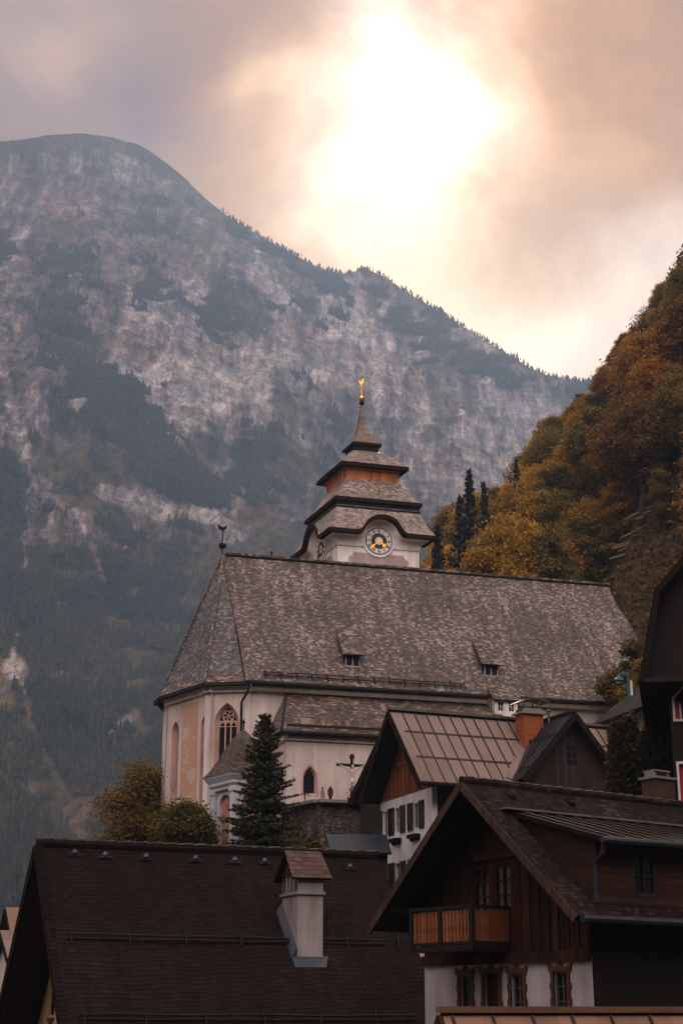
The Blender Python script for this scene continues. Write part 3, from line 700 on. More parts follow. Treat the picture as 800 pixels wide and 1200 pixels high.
# choir walls with real window openings
ap = MB()
G_AB = gothic(-1.86, -0.82, 12.9, 16.75)
SP_AB = gothic(-2.12, -0.56, 12.6, 16.55)
wABi = Wall(*wAB(0, 0, -ins)[:2], 172 - 180 - 16.2); wBCi = Wall(*wBC(0, 0, -ins)[:2], 126.2 - 180 - 16.2)
wABi.face(ap, rect(-2.72, WB, 0.12, ZE - 0.05), [SP_AB], 0.0)
wins = [(-4.75, -3.85, 'g1'), (-1.2, -0.5, 'g2')]
SPB = [gothic(a, b, 11.2, 16.6) for a, b, _ in wins]
wBCi.face(ap, rect(-5.35, WB, 0.05, ZE - 0.05), SPB, 0.0)
for a, b in ((C_, D_p), (D_p, E_p), (E_p, (0, 14.2))):
    ang = math.degrees(math.atan2(a[1] - b[1], a[0] - b[0])); q = Wall(b[0], b[1], ang); ln = math.hypot(a[0] - b[0], a[1] - b[1])
    q2 = Wall(*q(0, 0, -ins)[:2], ang); q2.face(ap, rect(0.1, WB, ln - .1, ZE - .05))
ap.build('choir_wall', M['church'], church)
cn = MB()
wABi.box(cn, -2.8, ZE - 0.62, 0.15, ZE - 0.34, 0.0, 0.2); wBCi.box(cn, -5.5, ZE - 0.62, 0.12, ZE - 0.34, 0.0, 0.2)
wABi.box(cn, -2.86, ZE - 0.34, 0.2, ZE - 0.1, 0.0, 0.36); wBCi.box(cn, -5.55, ZE - 0.34, 0.2, ZE - 0.1, 0.0, 0.36)
cn.build('cornice', M['white'], church)
def gothic_window(w, outer, inner, dark=True):
    mb = MB(); w.ring(mb, outer, inner, 0.004, -0.42)
    w.ring(mb, [(s + (0.0 if abs(s) > 1e9 else 0), z) for s, z in outer], outer, 0.0, 0.0)
    o = mb.build('window', M['pink'], church)
    s0, s1 = inner[0][0], inner[1][0]; z0 = inner[0][1]; spr = inner[2][1]; c = (s0 + s1) / 2; wd = s1 - s0
    pb = MB(); w.poly(pb, inner, -0.52); pb.build('pane', M['pane'], o)
    tr = MB()
    for k in (1, 2): q = s0 + wd * k / 3; w.box(tr, q - .035, z0, q + .035, spr, -.50, -.42)
    for k in range(3):                                       # pointed heads of the lights
        a0 = s0 + wd * k / 3; a1 = a0 + wd / 3; hd = gothic(a0 + .03, a1 - .03, spr - .25, spr - .22, 4)
        top = [(a0, spr - .26), (a1, spr - .26)] + [(a1, spr + .1), (a0, spr + .1)]
        w.face(tr, [(a0, spr - .26), (a1, spr - .26), (a1, spr + .12), (a0, spr + .12)], [hd[2:]], .05, o=-.43)
    cz = spr + wd * .38; rr = wd * .34                         # rose with spokes
    for k in range(16):
        a, b = 2 * math.pi * k / 16, 2 * math.pi * (k + 1) / 16
        tr.bar(w(c + rr * math.cos(a), cz + rr * math.sin(a), -.45), w(c + rr * math.cos(b), cz + rr * math.sin(b), -.45), .07, .07)
    for k in range(6):
        a = 2 * math.pi * k / 6 + .3
        tr.bar(w(c, cz, -.45), w(c + rr * math.cos(a), cz + rr * math.sin(a), -.45), .06, .06)
        for sgn in (-1, 1):
            tr.bar(w(c + rr * .62 * math.cos(a), cz + rr * .62 * math.sin(a), -.45), w(c + rr * .98 * math.cos(a + sgn * .36), cz + rr * .98 * math.sin(a + sgn * .36), -.45), .05, .05)
    for sgn in (-1, 1):
        tr.bar(w(c + sgn * rr * .8, cz + rr * .7, -.45), w(c + sgn * wd * .16, spr + wd * .80, -.45), .06, .06)
    tr.build('tracery', M['pink'], o)
    return o
gothic_window(wABi, SP_AB, G_AB)
for (a, b, _), sp in zip(wins, SPB):
    sh = 0.16; gothic_window(wBCi, sp, gothic(a + sh, b - sh, 11.5, 16.75))
fr = MB(); wBCi.box(fr, -3.45, 12.0, -1.62, 18.2, 0.002, 0.012)
fr.build('wall_painting', M['fres'], church, label='tall faded orange wall painting between two pointed windows')
fb = MB()
for a in ((-3.5, 11.95, -3.42, 18.25), (-1.65, 11.95, -1.57, 18.25), (-3.42, 18.15, -1.65, 18.25), (-3.42, 11.95, -1.65, 12.05)): wBCi.box(fb, *a, 0.002, 0.022)
fb.build('painting_border', fresco('painting_border', [(0.5, 0.22, 0.13), (0.55, 0.3, 0.2)], 2.0), church)
# roofs
rf = MB()
R1, R2 = (-0.2, 7.1, ZR), (LN, 7.1, ZR)
ev = -0.5
E1, E2 = (-0.15, ev + .35, ZE - .05), (LN + .6, ev + .35, ZE - .05)
# the long south slope is a grid, sagging a little like an old roof
def slope(mb, a, b, c, d_, nu=40, nv_=14, sag=0.06, th=.18):
    a, b, c, d_ = map(Vector, (a, b, c, d_)); n = (b - a).cross(d_ - a).normalized()
    if n.z < 0: n = -n
    P0 = []
    for j in range(nv_ + 1):
        for i in range(nu + 1):
            u, v_ = i / nu, j / nv_; p = (a.lerp(b, u)).lerp(d_.lerp(c, u), v_)
            off = sag * (math.sin(u * 9.1 + 1.3) * .5 + math.sin(u * 23 + v_ * 5) * .25 + math.sin(v_ * 7 + u * 4) * .35) * math.sin(math.pi * min(1, max(0, v_)))
            P0.append(p + n * off)
    k = nu + 1
    mb.mesh(P0, [(j * k + i, j * k + i + 1, (j + 1) * k + i + 1, (j + 1) * k + i) for j in range(nv_) for i in range(nu)], 0)
    lo = [p - n * th for p in (a, b, c, d_)]
    mb.add(lo, 2)
    for p, q, r, s in ((a, b, lo[1], lo[0]), (b, c, lo[2], lo[1]), (c, d_, lo[3], lo[2]), (d_, a, lo[0], lo[3])): mb.add([p, q, r, s], 1)
slope(rf, E1, E2, R2, R1)
slope(rf, (E2[0], 14.2 + .15, ZE - .05), (E1[0], 14.2 + .15, ZE - .05), R1, R2)
rf.slab([R2, E2, (E2[0], 14.35, ZE - .05)], .18)
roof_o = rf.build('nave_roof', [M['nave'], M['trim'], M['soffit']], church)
rc = MB(); rc.bar((R1[0], 7.1, ZR + .05), (R2[0], 7.1, ZR + .05), .32, .16); rc.build('ridge_board', M['chapelroof'], roof_o)
ar = MB(); sk = MB()
RV = Vector(R1)
for a, b in zip(EAVE[:-1], EAVE[1:]):
    a3, b3 = Vector((*a, ZE - .1)), Vector((*b, ZE - .1))
    t = 0.935
    am, bm = RV.lerp(a3, t), RV.lerp(b3, t); am.z -= .06; bm.z -= .06
    ar.slab([RV, am, bm], .12)
    out = ((a3 + b3) / 2 - Vector((0, 7.1, ZE))).normalized() * .12
    sk.slab([am, a3 + out, b3 + out, bm], .12)
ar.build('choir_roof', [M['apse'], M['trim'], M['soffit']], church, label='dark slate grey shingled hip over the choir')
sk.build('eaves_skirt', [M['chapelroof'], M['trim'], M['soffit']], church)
hp = MB()
for q in (EAVE[0], B_, C_): hp.bar(RV + Vector((0, 0, .03)), Vector((*q, ZE - .02)), .17, .12)
hp.build('hip_board', M['chapelroof'], church)
gu = MB()
gu.tube([(0.0, -.32, ZE - .16), (15.4, -.32, ZE - .2)], .13, 8); gu.tube([(15.6, -.32, ZE - .2), (LN + .5, -.32, ZE - .22)], .13, 8)
for a, b in zip(EAVE[:3], EAVE[1:4]): gu.tube([(*a, ZE - .24), (*b, ZE - .24)], .12, 8)
gu.build('gutter', M['gutter'], church)
sb_ = MB()                                                     # snow rail along the eaves
for z, y in ((ZE + .42, .18), (ZE + .62, .30)): sb_.bar((1.0, y - .12, z), (14.0, y - .12, z), .07, .05)
for k in range(14): sb_.bar((1.1 + k, -.05, ZE + .2), (1.1 + k, .22, ZE + .72), .05, .05)
sb_.build('snow_rail', M['trim'], church)
dp = MB(); dp.tube([(0.05, -.3, ZE - .3), (0.02, -.1, ZE - .7), (-.25, ins - .15, ZE - 1.3), (-.25, ins - .15, 10.2)], .085, 8); dp.build('downpipe', M['gutter'], church)
# weather cock on the choir ridge end
fi = MB(); x, y = R1[0] - .1, 7.1
fi.tube([(x, y, ZR), (x, y, ZR + 1.85)], .045, 8); fi.lathe([(0.02, -.28), (.2, -.16), (.27, 0), (.2, .16), (.02, .28)], 14, (x, y, ZR + .62))
fi.build('finial', M['black'], church)
ck = MB(); wv = Wall(x, y); wv.prism(ck, [(-.28, ZR + 1.75), (.02, ZR + 1.65), (.22, ZR + 1.8), (.32, ZR + 2.08), (.2, ZR + 2.02), (.08, ZR + 1.92), (-.1, ZR + 1.94), (-.34, ZR + 2.1)], -.03, .03)
ck.build('weathercock', M['trim'], church)
f2 = MB(); f2.tube([(3.1, 7.1, ZR), (3.1, 7.1, ZR + .45)], .05, 6); f2.lathe([(.02, -.1), (.1, 0), (.02, .12)], 8, (3.1, 7.1, ZR + .42)); f2.build('finial', M['black'], church)
# small dormers
def nave_dormer(xc, yb, wd=1.05, ht=1.05):
    zb = ZE + SL * yb; y0 = yb; mb = MB()
    h2 = wd / 2; yt = y0 + (ht + .25) / SL
    mb.hexa([(xc - h2, y0, zb - .1), (xc + h2, y0, zb - .1), (xc + h2, yt, zb - .1), (xc - h2, yt, zb - .1)], [(xc - h2, y0, zb + ht * .8), (xc + h2, y0, zb + ht * .8), (xc + h2, yt, zb + ht), (xc - h2, yt, zb + ht)])
    o = mb.build('dormer', M['darkwood'], church)
    wd_ = Wall(xc, y0); r = MB()
    # pent roof that kicks out over the opening
    r.slab([(xc - h2 - .25, y0 - .42, zb + ht * .72), (xc + h2 + .25, y0 - .42, zb + ht * .72), (xc + h2 + .1, y0 + 1.55, zb + ht * .72 + 1.97 * 1.02), (xc - h2 - .1, y0 + 1.55, zb + ht * .72 + 1.97 * 1.02)], .08)
    r.build('dormer_roof', [M['chapelroof'], M['trim'], M['soffit']], o)
    p = MB(); wd_.poly(p, rect(-h2 + .14, zb + .12, h2 - .14, zb + ht * .62), .006); p.build('pane', M['pane'], o)
    fb = MB()
    for a in (-h2 + .05, -.04, h2 - .12): wd_.box(fb, a, zb + .02, a + .08, zb + ht * .72, .0, .05)
    wd_.box(fb, -h2, zb - .02, h2, zb + .1, .0, .09); fb.build('dormer_frame', M['grey'], o)
nave_dormer(6.95, 1.0); nave_dormer(16.25, .95)
# white oriel at the eaves
bx0, bx1, by = 15.75, 17.35, -.75
bw = MB(); w_ = Wall(bx0, by)
w_.face(bw, rect(0, 14.5, 1.6, ZE - .35), [rect(.22, 17.95, .62, 18.6), rect(.95, 17.95, 1.35, 18.6)], .15)
wl_ = Wall(bx0, .6, -90); wl_.face(bw, rect(0, 14.5, 1.35, ZE - .35) + [], [gothic(.5, .85, 17.95, 18.4, 4)], .15)
wl2 = Wall(bx1, by, 90); wl2.face(bw, rect(0, 14.5, 1.35, ZE - .35))
wl_.face(bw, [(0, ZE - .35), (1.35, ZE - .35), (.68, ZE + .38)])
bo = bw.build('oriel', M['white'], church, label='small white oriel with two windows under the eaves')
window(w_, bo, .22, 17.95, .62, 18.6, M['white'], .15, .04, (1, 1)); window(w_, bo, .95, 17.95, 1.35, 18.6, M['white'], .15, .04, (1, 1))
br = MB(); br.slab([(bx0 - .2, by - .25, ZE - .5), (bx1 + .15, by - .25, ZE - .5), (bx1 + .15, by + .68, ZE + .45), (bx0 - .2, by + .68, ZE + .45)], .1); br.build('oriel_roof', [M['chapelroof'], M['trim'], M['soffit']], bo)
# chapel along the nave
cw = MB(); cx0, cx1, cy = 1.06, 16.2, -4.47; cz = 15.4; ci = .4
wC = Wall(cx0 + ci, cy + ci)
hole = gothic(1.12, 1.72, 11.95, 12.75)
outer = gothic(1.0, 1.84, 11.85, 12.72)
wC.face(cw, rect(0, 9, cx1 - cx0 - ci, cz), [outer], 0.0)
wD = Wall(cx0 + ci, ins, -90); wD.face(cw, rect(0, 9, ins - cy - ci, cz))
wC.box(cw, 0, cz - .5, cx1 - cx0 - ci, cz - .25, .002, .14); wD.box(cw, 0, cz - .5, ins - cy - ci, cz - .25, .002, .14)
ch = cw.build('chapel_wall', M['chapel'], church)
wm = MB(); wC.ring(wm, outer, hole, .006, -.3); wC.ring(wm, gothic(.9, 1.94, 11.75, 12.7), outer, .012, .006)
wo = wm.build('window', M['pink'], church, label='small pointed window with a pink painted surround')
pb = MB(); wC.poly(pb, hole, -.26); pb.build('pane', M['pane'], wo)
lb = MB()
for k in range(5): z = 12.05 + k * .24; wC.box(lb, 1.14, z, 1.70, z + .02, -.255, -.235)
for k in (1, 2): s = 1.12 + .2 * k; wC.box(lb, s, 12.0, s + .02, 13.0, -.255, -.237)
lb.build('leading', M['black'], wo)
cr = MB()
T1, T2 = (2.6, ins + .02, 18.62), (cx1, ins + .02, 18.62)
slope(cr, (cx0, cy, cz), (cx1, cy, cz), T2, T1, 24, 8, .06, .14)
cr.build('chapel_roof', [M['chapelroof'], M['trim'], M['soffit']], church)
cr = MB(); cr.slab([T1, (cx0, cy, cz), (cx0, ins, cz)], .14); cr.build('chapel_hip', [M['apse'], M['trim'], M['soffit']], church)
g2 = MB(); g2.tube([(cx0, cy - .08, cz - .1), (cx1, cy - .08, cz - .12)], .12, 8); g2.bar((cx0 + .4, cy + .2, cz + .35), (cx1, cy + .2, cz + .35), .05, .16)
g2.bar(T1, (cx0, cy, cz + .04), .16, .1, 0); g2.build('gutter', M['gutter'], church)
lmp = MB(); wC.box(lmp, 1.2 - 1.0, 15.0 - .12, .32, 15.0, .0, .12); lmp.build('wall_light', M['black'], church)

# ================================================================== tower
to = church.location; ca, sa = math.cos(R(16.2)), math.sin(R(16.2))
tcx, tcy = 9 + 2.95, 12 + 3.1
tower = thing('church_tower', 'white clock tower with tiered shingle roofs and gilded ball rising behind the church', 'tower', A[0] + tcx * ca - tcy * sa, A[1] + tcx * sa + tcy * ca, 10.2, 16.2)
SKW = -0.09
def sk_(p): return (p[0] + SKW * p[1], p[1], p[2])
tw = MB(); HB = 3.1; ZC = 31.9
tw.sqlathe([(HB, 10.2), (HB, 34.3)], 0, 0, skew=SKW)
tbody = tw.build('tower_wall', M['tower'], tower)
faces = [Wall(-HB + SKW * -HB, -HB, 0), None]
def side(k):           # four side planes in the skewed plan: k=0 front, 1 right, 2 back, 3 left
    c = [(-1, -1), (1, -1), (1, 1), (-1, 1)]
    a, b = c[k], c[(k + 1) % 4]
    a = (a[0] * HB + SKW * a[1] * HB, a[1] * HB); b = (b[0] * HB + SKW * b[1] * HB, b[1] * HB)
    return Wall(a[0], a[1], math.degrees(math.atan2(b[1] - a[1], b[0] - a[0]))), math.hypot(b[0] - a[0], b[1] - a[1])
def bump(s):           # eyebrow arch over the dials, s in -1..1 along the eaves
    a = abs(s) * 4.0
    if a < 1.25: return 1.22 * math.sqrt(max(0, 1 - (a / 1.45) ** 2)) + .06
    if a < 1.9: t = (a - 1.25) / .65; return (1.22 * math.sqrt(1 - (1.25 / 1.45) ** 2) + .06) * (1 - t) ** 2
    return 0.0
ZT1 = 32.95
prof = [(4.06, 0.0), (3.86, .30), (3.66, .66), (3.46, 1.08), (3.3, 1.55), (3.2, 2.1)]
tr = MB(); fa = MB(); cv = MB()
NS = 48
for k in range(4):
    ang = k * math.pi / 2
    def rot(x, y, z):
        X = x * math.cos(ang) - y * math.sin(ang); Y = x * math.sin(ang) + y * math.cos(ang); return sk_((X, Y, z))
    rows = []
    for r, (h, dz) in enumerate(prof):
        row = []
        for i in range(NS + 1):
            s = -1 + 2 * i / NS; bz = bump(s)
            z = ZT1 + max(dz, bz * (1 - 0.16 * r / 5) if dz < bz else dz)
            row.append(rot(s * h, -h, z))
        rows.append(row)
    vs = [p for row in rows for p in row]; kk = NS + 1
    tr.mesh(vs, [(j * kk + i, j * kk + i + 1, (j + 1) * kk + i + 1, (j + 1) * kk + i) for j in range(len(prof) - 1) for i in range(NS)])
    # dark eaves board following the arch, then the white cove beneath
    for i in range(NS):
        s, s2 = -1 + 2 * i / NS, -1 + 2 * (i + 1) / NS; z1, z2 = ZT1 + bump(s), ZT1 + bump(s2); h = 4.06
        a0, a1 = rot(s * h, -h - .03, z1 + .05), rot(s2 * h, -h - .03, z2 + .05)
        b0, b1 = rot(s * h, -h - .03, z1 - .24), rot(s2 * h, -h - .03, z2 - .24)
        c0, c1 = rot(s * (h - .35), -h + .35, z1 - .24), rot(s2 * (h - .35), -h + .35, z2 - .24)
        fa.add([a0, a1, b1, b0]); fa.add([b0, b1, c1, c0]); fa.add([a0, a1, rot(s2 * (h - .1), -h + .1, z2 + .06), rot(s * (h - .1), -h + .1, z1 + .06)])
        prev = (c0, c1)
        for q in range(1, 7):
            t = q / 6; hh = (h - .35) + (HB + .01 - (h - .35)) * math.sin(t * math.pi / 2); dz = -.24 - .85 * (1 - math.cos(t * math.pi / 2))
            d0, d1 = rot(s * hh, -hh, z1 + dz), rot(s2 * hh, -hh, z2 + dz)
            cv.add([prev[0], prev[1], d1, d0]); prev = (d0, d1)
tr.build('lower_roof', M['towerroof'], tower)
fa.build('arched_eaves_board', M['trim'], tower)
cv.build('cove', M['tower'], tower, smooth=True)
def tier(z, h, n=.24, name='eaves_board'):
    mb = MB(); mb.sqlathe([(h - .4, z - n - .02), (h, z - n), (h + .02, z - .02), (h - .02, z + .05)], 0, 0, skew=SKW); mb.build(name, M['trim'], tower)
ZT2 = 35.62
tier(ZT2, 3.32)
m2 = MB(); m2.sqlathe([(3.25, ZT1 + 1.9), (3.1, ZT2 - .2)], 0, 0, skew=SKW); m2.build('upper_wall', M['trim'], tower)
r2 = MB(); r2.sqlathe([(3.34, ZT2 + .05), (3.02, ZT2 + .32), (2.7, ZT2 + .70), (2.45, ZT2 + 1.2), (2.2, ZT2 + 1.62), (2.06, ZT2 + 1.92)], 0, 0, skew=SKW); r2.build('middle_roof', M['towerroof'], tower)
bd = MB(); bd.sqlathe([(2.02, ZT2 + 1.85), (2.02, ZT2 + 2.2), (2.1, 38.3), (2.35, 38.42)], 0, 0, skew=SKW); bd.build('cedar_band', M['band'], tower, label='bright cedar coloured boarded band')
ZT3 = 38.62
tier(ZT3, 2.62)
r3 = MB(); r3.sqlathe([(2.64, ZT3 + .05), (2.3, ZT3 + .36), (1.9, ZT3 + .78), (1.5, ZT3 + 1.2), (1.15, ZT3 + 1.5), (.95, ZT3 + 1.62)], 0, 0, skew=SKW); r3.build('upper_roof', M['towerroof'], tower)
nk = MB(); nk.sqlathe([(.93, ZT3 + 1.58), (.93, ZT3 + 1.95), (1.02, ZT3 + 2.1)], 0, 0, skew=SKW); nk.build('lantern', M['trim'], tower)
ZT4 = 40.84
tier(ZT4, 1.12, .16)
sp = MB(); sp.sqlathe([(1.14, ZT4 + .04), (.92, ZT4 + .28), (.70, ZT4 + .62), (.5, ZT4 + 1.02), (.34, ZT4 + 1.5), (.23, ZT4 + 2.1), (.15, ZT4 + 2.8), (.09, ZT4 + 3.45)], 0, 0, skew=SKW); sp.build('spire', M['spire'], tower)
cup = MB(); cup.lathe([(.06, 0), (.1, .04), (.1, .12), (.24, .26), (.1, .3)], 14, (0, 0, ZT4 + 3.4)); cup.build('spire_cup', M['trim'], tower)
bl = MB(); bl.lathe([(.02, -.24), (.15, -.18), (.23, -.05), (.25, .05), (.18, .18), (.03, .26)], 16, (0, 0, 44.82)); bl.build('gilded_ball', M['gold'], tower)
vn_ = MB(); vn_.tube([(0, 0, 45.0), (0, 0, 46.3)], .045, 6); vn_.lathe([(.02, -.06), (.08, 0), (.02, .06)], 8, (0, 0, 45.75))
wv = Wall(0, 0); wv.prism(vn_, [(-.12, 46.05), (.02, 45.98), (.1, 46.15), (.12, 46.38), (.2, 46.45), (.1, 46.52), (.0, 46.44), (-.02, 46.28), (-.12, 46.3), (-.2, 46.42), (-.2, 46.2)], -.03, .03)
vn_.build('weathercock', M['gold'], tower)
# wall decoration and clocks
pn = MB(); st = MB()
def scallop(s0, z0, s1, z1, r=.35):
    pts = [(s0, z0), (s1, z0), (s1, z1 - r)]
    for i in range(5): a = R(-90 + 0 - 90 * i / 4); pts.append((s1 + r * math.cos(a) * 1.0, z1 + r * math.sin(a)))
    for i in range(5): a = R(0 - 90 * i / 4); pts.append((s0 + r * math.cos(a), z1 + r * math.sin(a)))
    pts.append((s0, z1 - r)); return pts
NUM = ['XII', 'I', 'II', 'III', 'IIII', 'V', 'VI', 'VII', 'VIII', 'IX', 'X', 'XI']
for k in range(4):
    w_, L = side(k)
    w_.prism(pn, scallop(.85, 28.0, L - .85, 31.55), .002, .02)
    w_.box(st, 0, 31.95, L, 32.02, .0, .05)
    if k in (1, 2): continue
    zc, sc = 32.5, L / 2
    ck = thing('dummy', '', '', 0, 0, 0) if False else None
    rb = MB(); n = 40
    def circ(r, o): return [w_(sc + r * math.cos(2 * math.pi * i / n), zc + r * math.sin(2 * math.pi * i / n), o) for i in range(n)]
    rb.hexa(circ(1.26, .0), circ(1.22, .09)); clock = rb.build('clock', M['tower'], tower, label='round clock with white dial ring and gilded hands')
    q = MB(); q.hexa(circ(1.03, .088), circ(1.01, .112)); q.build('dial_rim', M['dialdark'], clock)
    q = MB(); q.hexa(circ(.95, .108), circ(.95, .118)); q.build('dial_ring', M['dial'], clock)
    q = MB(); q.hexa(circ(.60, .115), circ(.59, .130)); q.build('dial_band', M['dialdark'], clock)
    q = MB(); q.hexa(circ(.30, .127), circ(.29, .140)); q.build('dial_centre', M['dial'], clock)
    for i, t in enumerate(NUM):
        q = MB()
        a = math.pi / 2 - 2 * math.pi * i / 12; wid = {'I': .05, 'V': .1, 'X': .1}; tot_ = sum(wid[c] for c in t); x = -tot_ / 2
        def pt(x, y, o): r = .775 + y; return w_(sc + r * math.cos(a) + x * math.sin(a), zc + r * math.sin(a) - x * math.cos(a), o)
        def stroke(x0, y0, x1, y1, wd=.03): q.bar(pt(x0, y0, .122), pt(x1, y1, .122), wd, .012, up=(w_.n[0], w_.n[1], 0))
        for c in t:
            e = wid[c]; cxm = x + e / 2
            if c == 'I': stroke(cxm, -.13, cxm, .13)
            elif c == 'V': stroke(x + .01, .13, cxm, -.13, .034); stroke(x + e - .01, .13, cxm, -.13, .022)
            else: stroke(x + .01, .13, x + e - .01, -.13, .034); stroke(x + e - .01, .13, x + .01, -.13, .022)
            x += e
        q.build('numeral', M['dialdark'], clock)
    def hand(ang, ln, wd, name):
        q = MB(); c, s = math.cos(R(ang)), math.sin(R(ang)); T_ = lambda x, y, o: w_(sc + x * c - y * s, zc + x * s + y * c, o)
        out = [(-.2, -wd * .5), (ln * .55, -wd * .35), (ln * .7, -wd * 1.5), (ln, 0), (ln * .7, wd * 1.5), (ln * .55, wd * .35), (-.2, wd * .5)]
        q.hexa([T_(x, y, .15) for x, y in out], [T_(x, y, .175) for x, y in out]); q.build(name, M['gold'], clock)
    hand(-40, .66, .12, 'hour_hand'); hand(-138, .92, .09, 'minute_hand')
pn.build('wall_panel', M['tpanel'], tower); st.build('string_course', M['grey'], tower)

# ================================================================== houses
def gable_roof(parent, x0, x1, wl, wr, zr, slope_, mats, th=.16, name='roof', part=None, sag=0.03, nu=24):
    mb = MB()
    slope(mb, (x0, -wr, zr - wr * slope_), (x1, -wr, zr - wr * slope_), (x1, 0, zr), (x0, 0, zr), nu, 8, sag, th)
    slope(mb, (x1, wl, zr - wl * slope_), (x0, wl, zr - wl * slope_), (x0, 0, zr), (x1, 0, zr), nu, 8, sag, th)
    return mb.build(name, mats, parent)
def bargeboards(parent, x, w, zr, sl, m, h=.26, wd=.06, name='bargeboard', drop=.02):
    o = None
    for s in (-1, 1):
        mb = MB(); mb.bar((x, 0, zr - h / 2 - drop), (x, s * w, zr - w * sl - h / 2 - drop), wd, h, up=(0, 0, 1)); o = mb.build(name, m, parent)
    return o

# ------------------------------------------------ big tiled house, lower left
TA = P(43, 989, 40); DT = 21
th_ = thing('tiled_house', 'large house with broad dark brown tiled roof and cream gable filling the lower left', 'house', TA[0], TA[1], -5.0, DT)
zr, sl = TA[2], 4.4 / 4.6
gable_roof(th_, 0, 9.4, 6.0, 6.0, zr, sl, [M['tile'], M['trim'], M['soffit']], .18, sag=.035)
rd = MB()
for k in range(23): rd.lathe([(.13, 0), (.15, .02), (.125, .4), (.12, .42)], 8) if False else rd.tube([(k * .408, 0, zr + .02), (k * .408 + .38, 0, zr + .035), (k * .408 + .42, 0, zr + .03)], [.125, .14, .145], 8)
rd.build('ridge_tile', M['tile'], th_)
bargeboards(th_, -.02, 6.0, zr, sl, M['trim'], .24)
vt = MB()
for s in (-1, 1):
    for k in range(26):
        y = (.1 + k * .23); vt.bar((.04, s * y, zr - y * sl + .045), (.04, s * (y + .25), zr - (y + .25) * sl + .03), .2, .05)
vt.build('verge_tile', M['tile'], th_)
gw = MB(); wx = 1.1; wG = Wall(wx, 4.9, -90)          # s runs from far (left) to near (right)
Zg = lambda y: zr - abs(y) * sl - .2
hls = []
for yc in (2.5, .6): hls.append(rect(4.9 - yc - .42, -.1, 4.9 - yc + .42, .86))
wG.face(gw, [(0, -5), (9.8, -5), (9.8, Zg(4.9)), (4.9, Zg(0)), (0, Zg(4.9))], hls, .2)
wR = Wall(wx, -4.9, 0); wR.face(gw, rect(0, -5, 7.7, Zg(4.9))); wL_ = Wall(9.1, 4.9, 180); wL_.face(gw, rect(0, -5, 7.7, Zg(4.9)))
wB_ = Wall(9.1, -4.9, 90); wB_.face(gw, [(0, -5), (9.8, -5), (9.8, Zg(4.9)), (4.9, Zg(0)), (0, Zg(4.9))])
gw.build('wall', M['cream'], th_)
def ornate_surround(w, parent, s0, z0, s1, z1, m, horn=True):
    f = MB(); e = .1; mid = (s0 + s1) / 2
    w.prism(f, [(s0 - e, z0 - .06), (s0, z0 - .06), (s0, z1), (s0 - e, z1)], .003, .05); w.prism(f, [(s1, z0 - .06), (s1 + e, z0 - .06), (s1 + e, z1), (s1, z1)], .003, .05)
    pts = [(s0 - e * 1.5, z1), (s1 + e * 1.5, z1), (s1 + e * 1.9, z1 + .2), (s1, z1 + .12), (mid + .1, z1 + .14), (mid, z1 + .27), (mid - .1, z1 + .14), (s0, z1 + .12), (s0 - e * 1.9, z1 + .2)]
    w.prism(f, pts, .003, .055)
    for q in (s0 - e * 1.4, s1 + e * .4):
        for z in (z0 + (z1 - z0) * .25, z0 + (z1 - z0) * .6): w.box(f, q, z, q + e, z + .16, .003, .045)
    return f.build('surround', m, parent)
for h in hls:
    o = window(wG, th_, h[0][0], h[0][1], h[1][0], h[2][1], M['shutter'], .16, .05, (1, 2))
    sh = MB(); mid = (h[0][0] + h[1][0]) / 2
    wG.prism(sh, [(h[0][0] - .06, h[0][1] - .06), (mid, h[0][1] - .24), (h[1][0] + .06, h[0][1] - .06)], .003, .05); sh.build('sill', M['frame'], o)
    f = MB(); wG.prism(f, [(h[0][0] - .06, h[2][1] - .02), (h[1][0] + .06, h[2][1] - .02), (mid, h[2][1] + .26)], .003, .05); f.build('window_head', M['frame'], o)
# snow fence pipes and their brackets, roof hooks
for yb in (2.55, 4.45):
    pp = MB(); z = zr - yb * sl
    pp.tube([(.4 + .9 * i, -yb - .005 * i + .012 * math.sin(i * 2.1), z + .12 - .004 * i + .012 * math.sin(i * 1.7)) for i in range(10)], .03, 8); pp.tube([(.4 + .9 * i, -yb - .05 - .005 * i, z + .02 - .003 * i + .01 * math.sin(i * 2.3)) for i in range(10)], .026, 8)
    po = pp.build('snow_pipe', M['gutter'], th_)
    for k in range(7):
        b = MB(); x = .5 + k * 1.4; b.bar((x, -yb + .12, z + .0), (x, -yb, z + .22), .035, .04); b.bar((x, -yb, z + .22), (x, -yb - .14, z - .1), .035, .04); b.build('pipe_bracket', M['gutter'], po)
for x, y in ((.93, .3), (1.72, .33), (2.79, .34), (4.12, .34), (5.19, .35), (6.02, .35), (8.43, .43)):
    b = MB(); z = zr - y * sl; b.lathe([(.09, 0), (.1, .05), (.07, .11), (.02, .14)], 8, (x, -y - .02, z + .02)); b.bar((x - .17, -y - .06, z + .02), (x + .17, -y - .06, z + .02), .04, .06); b.build('roof_hook', M['zinc'], th_); b = None
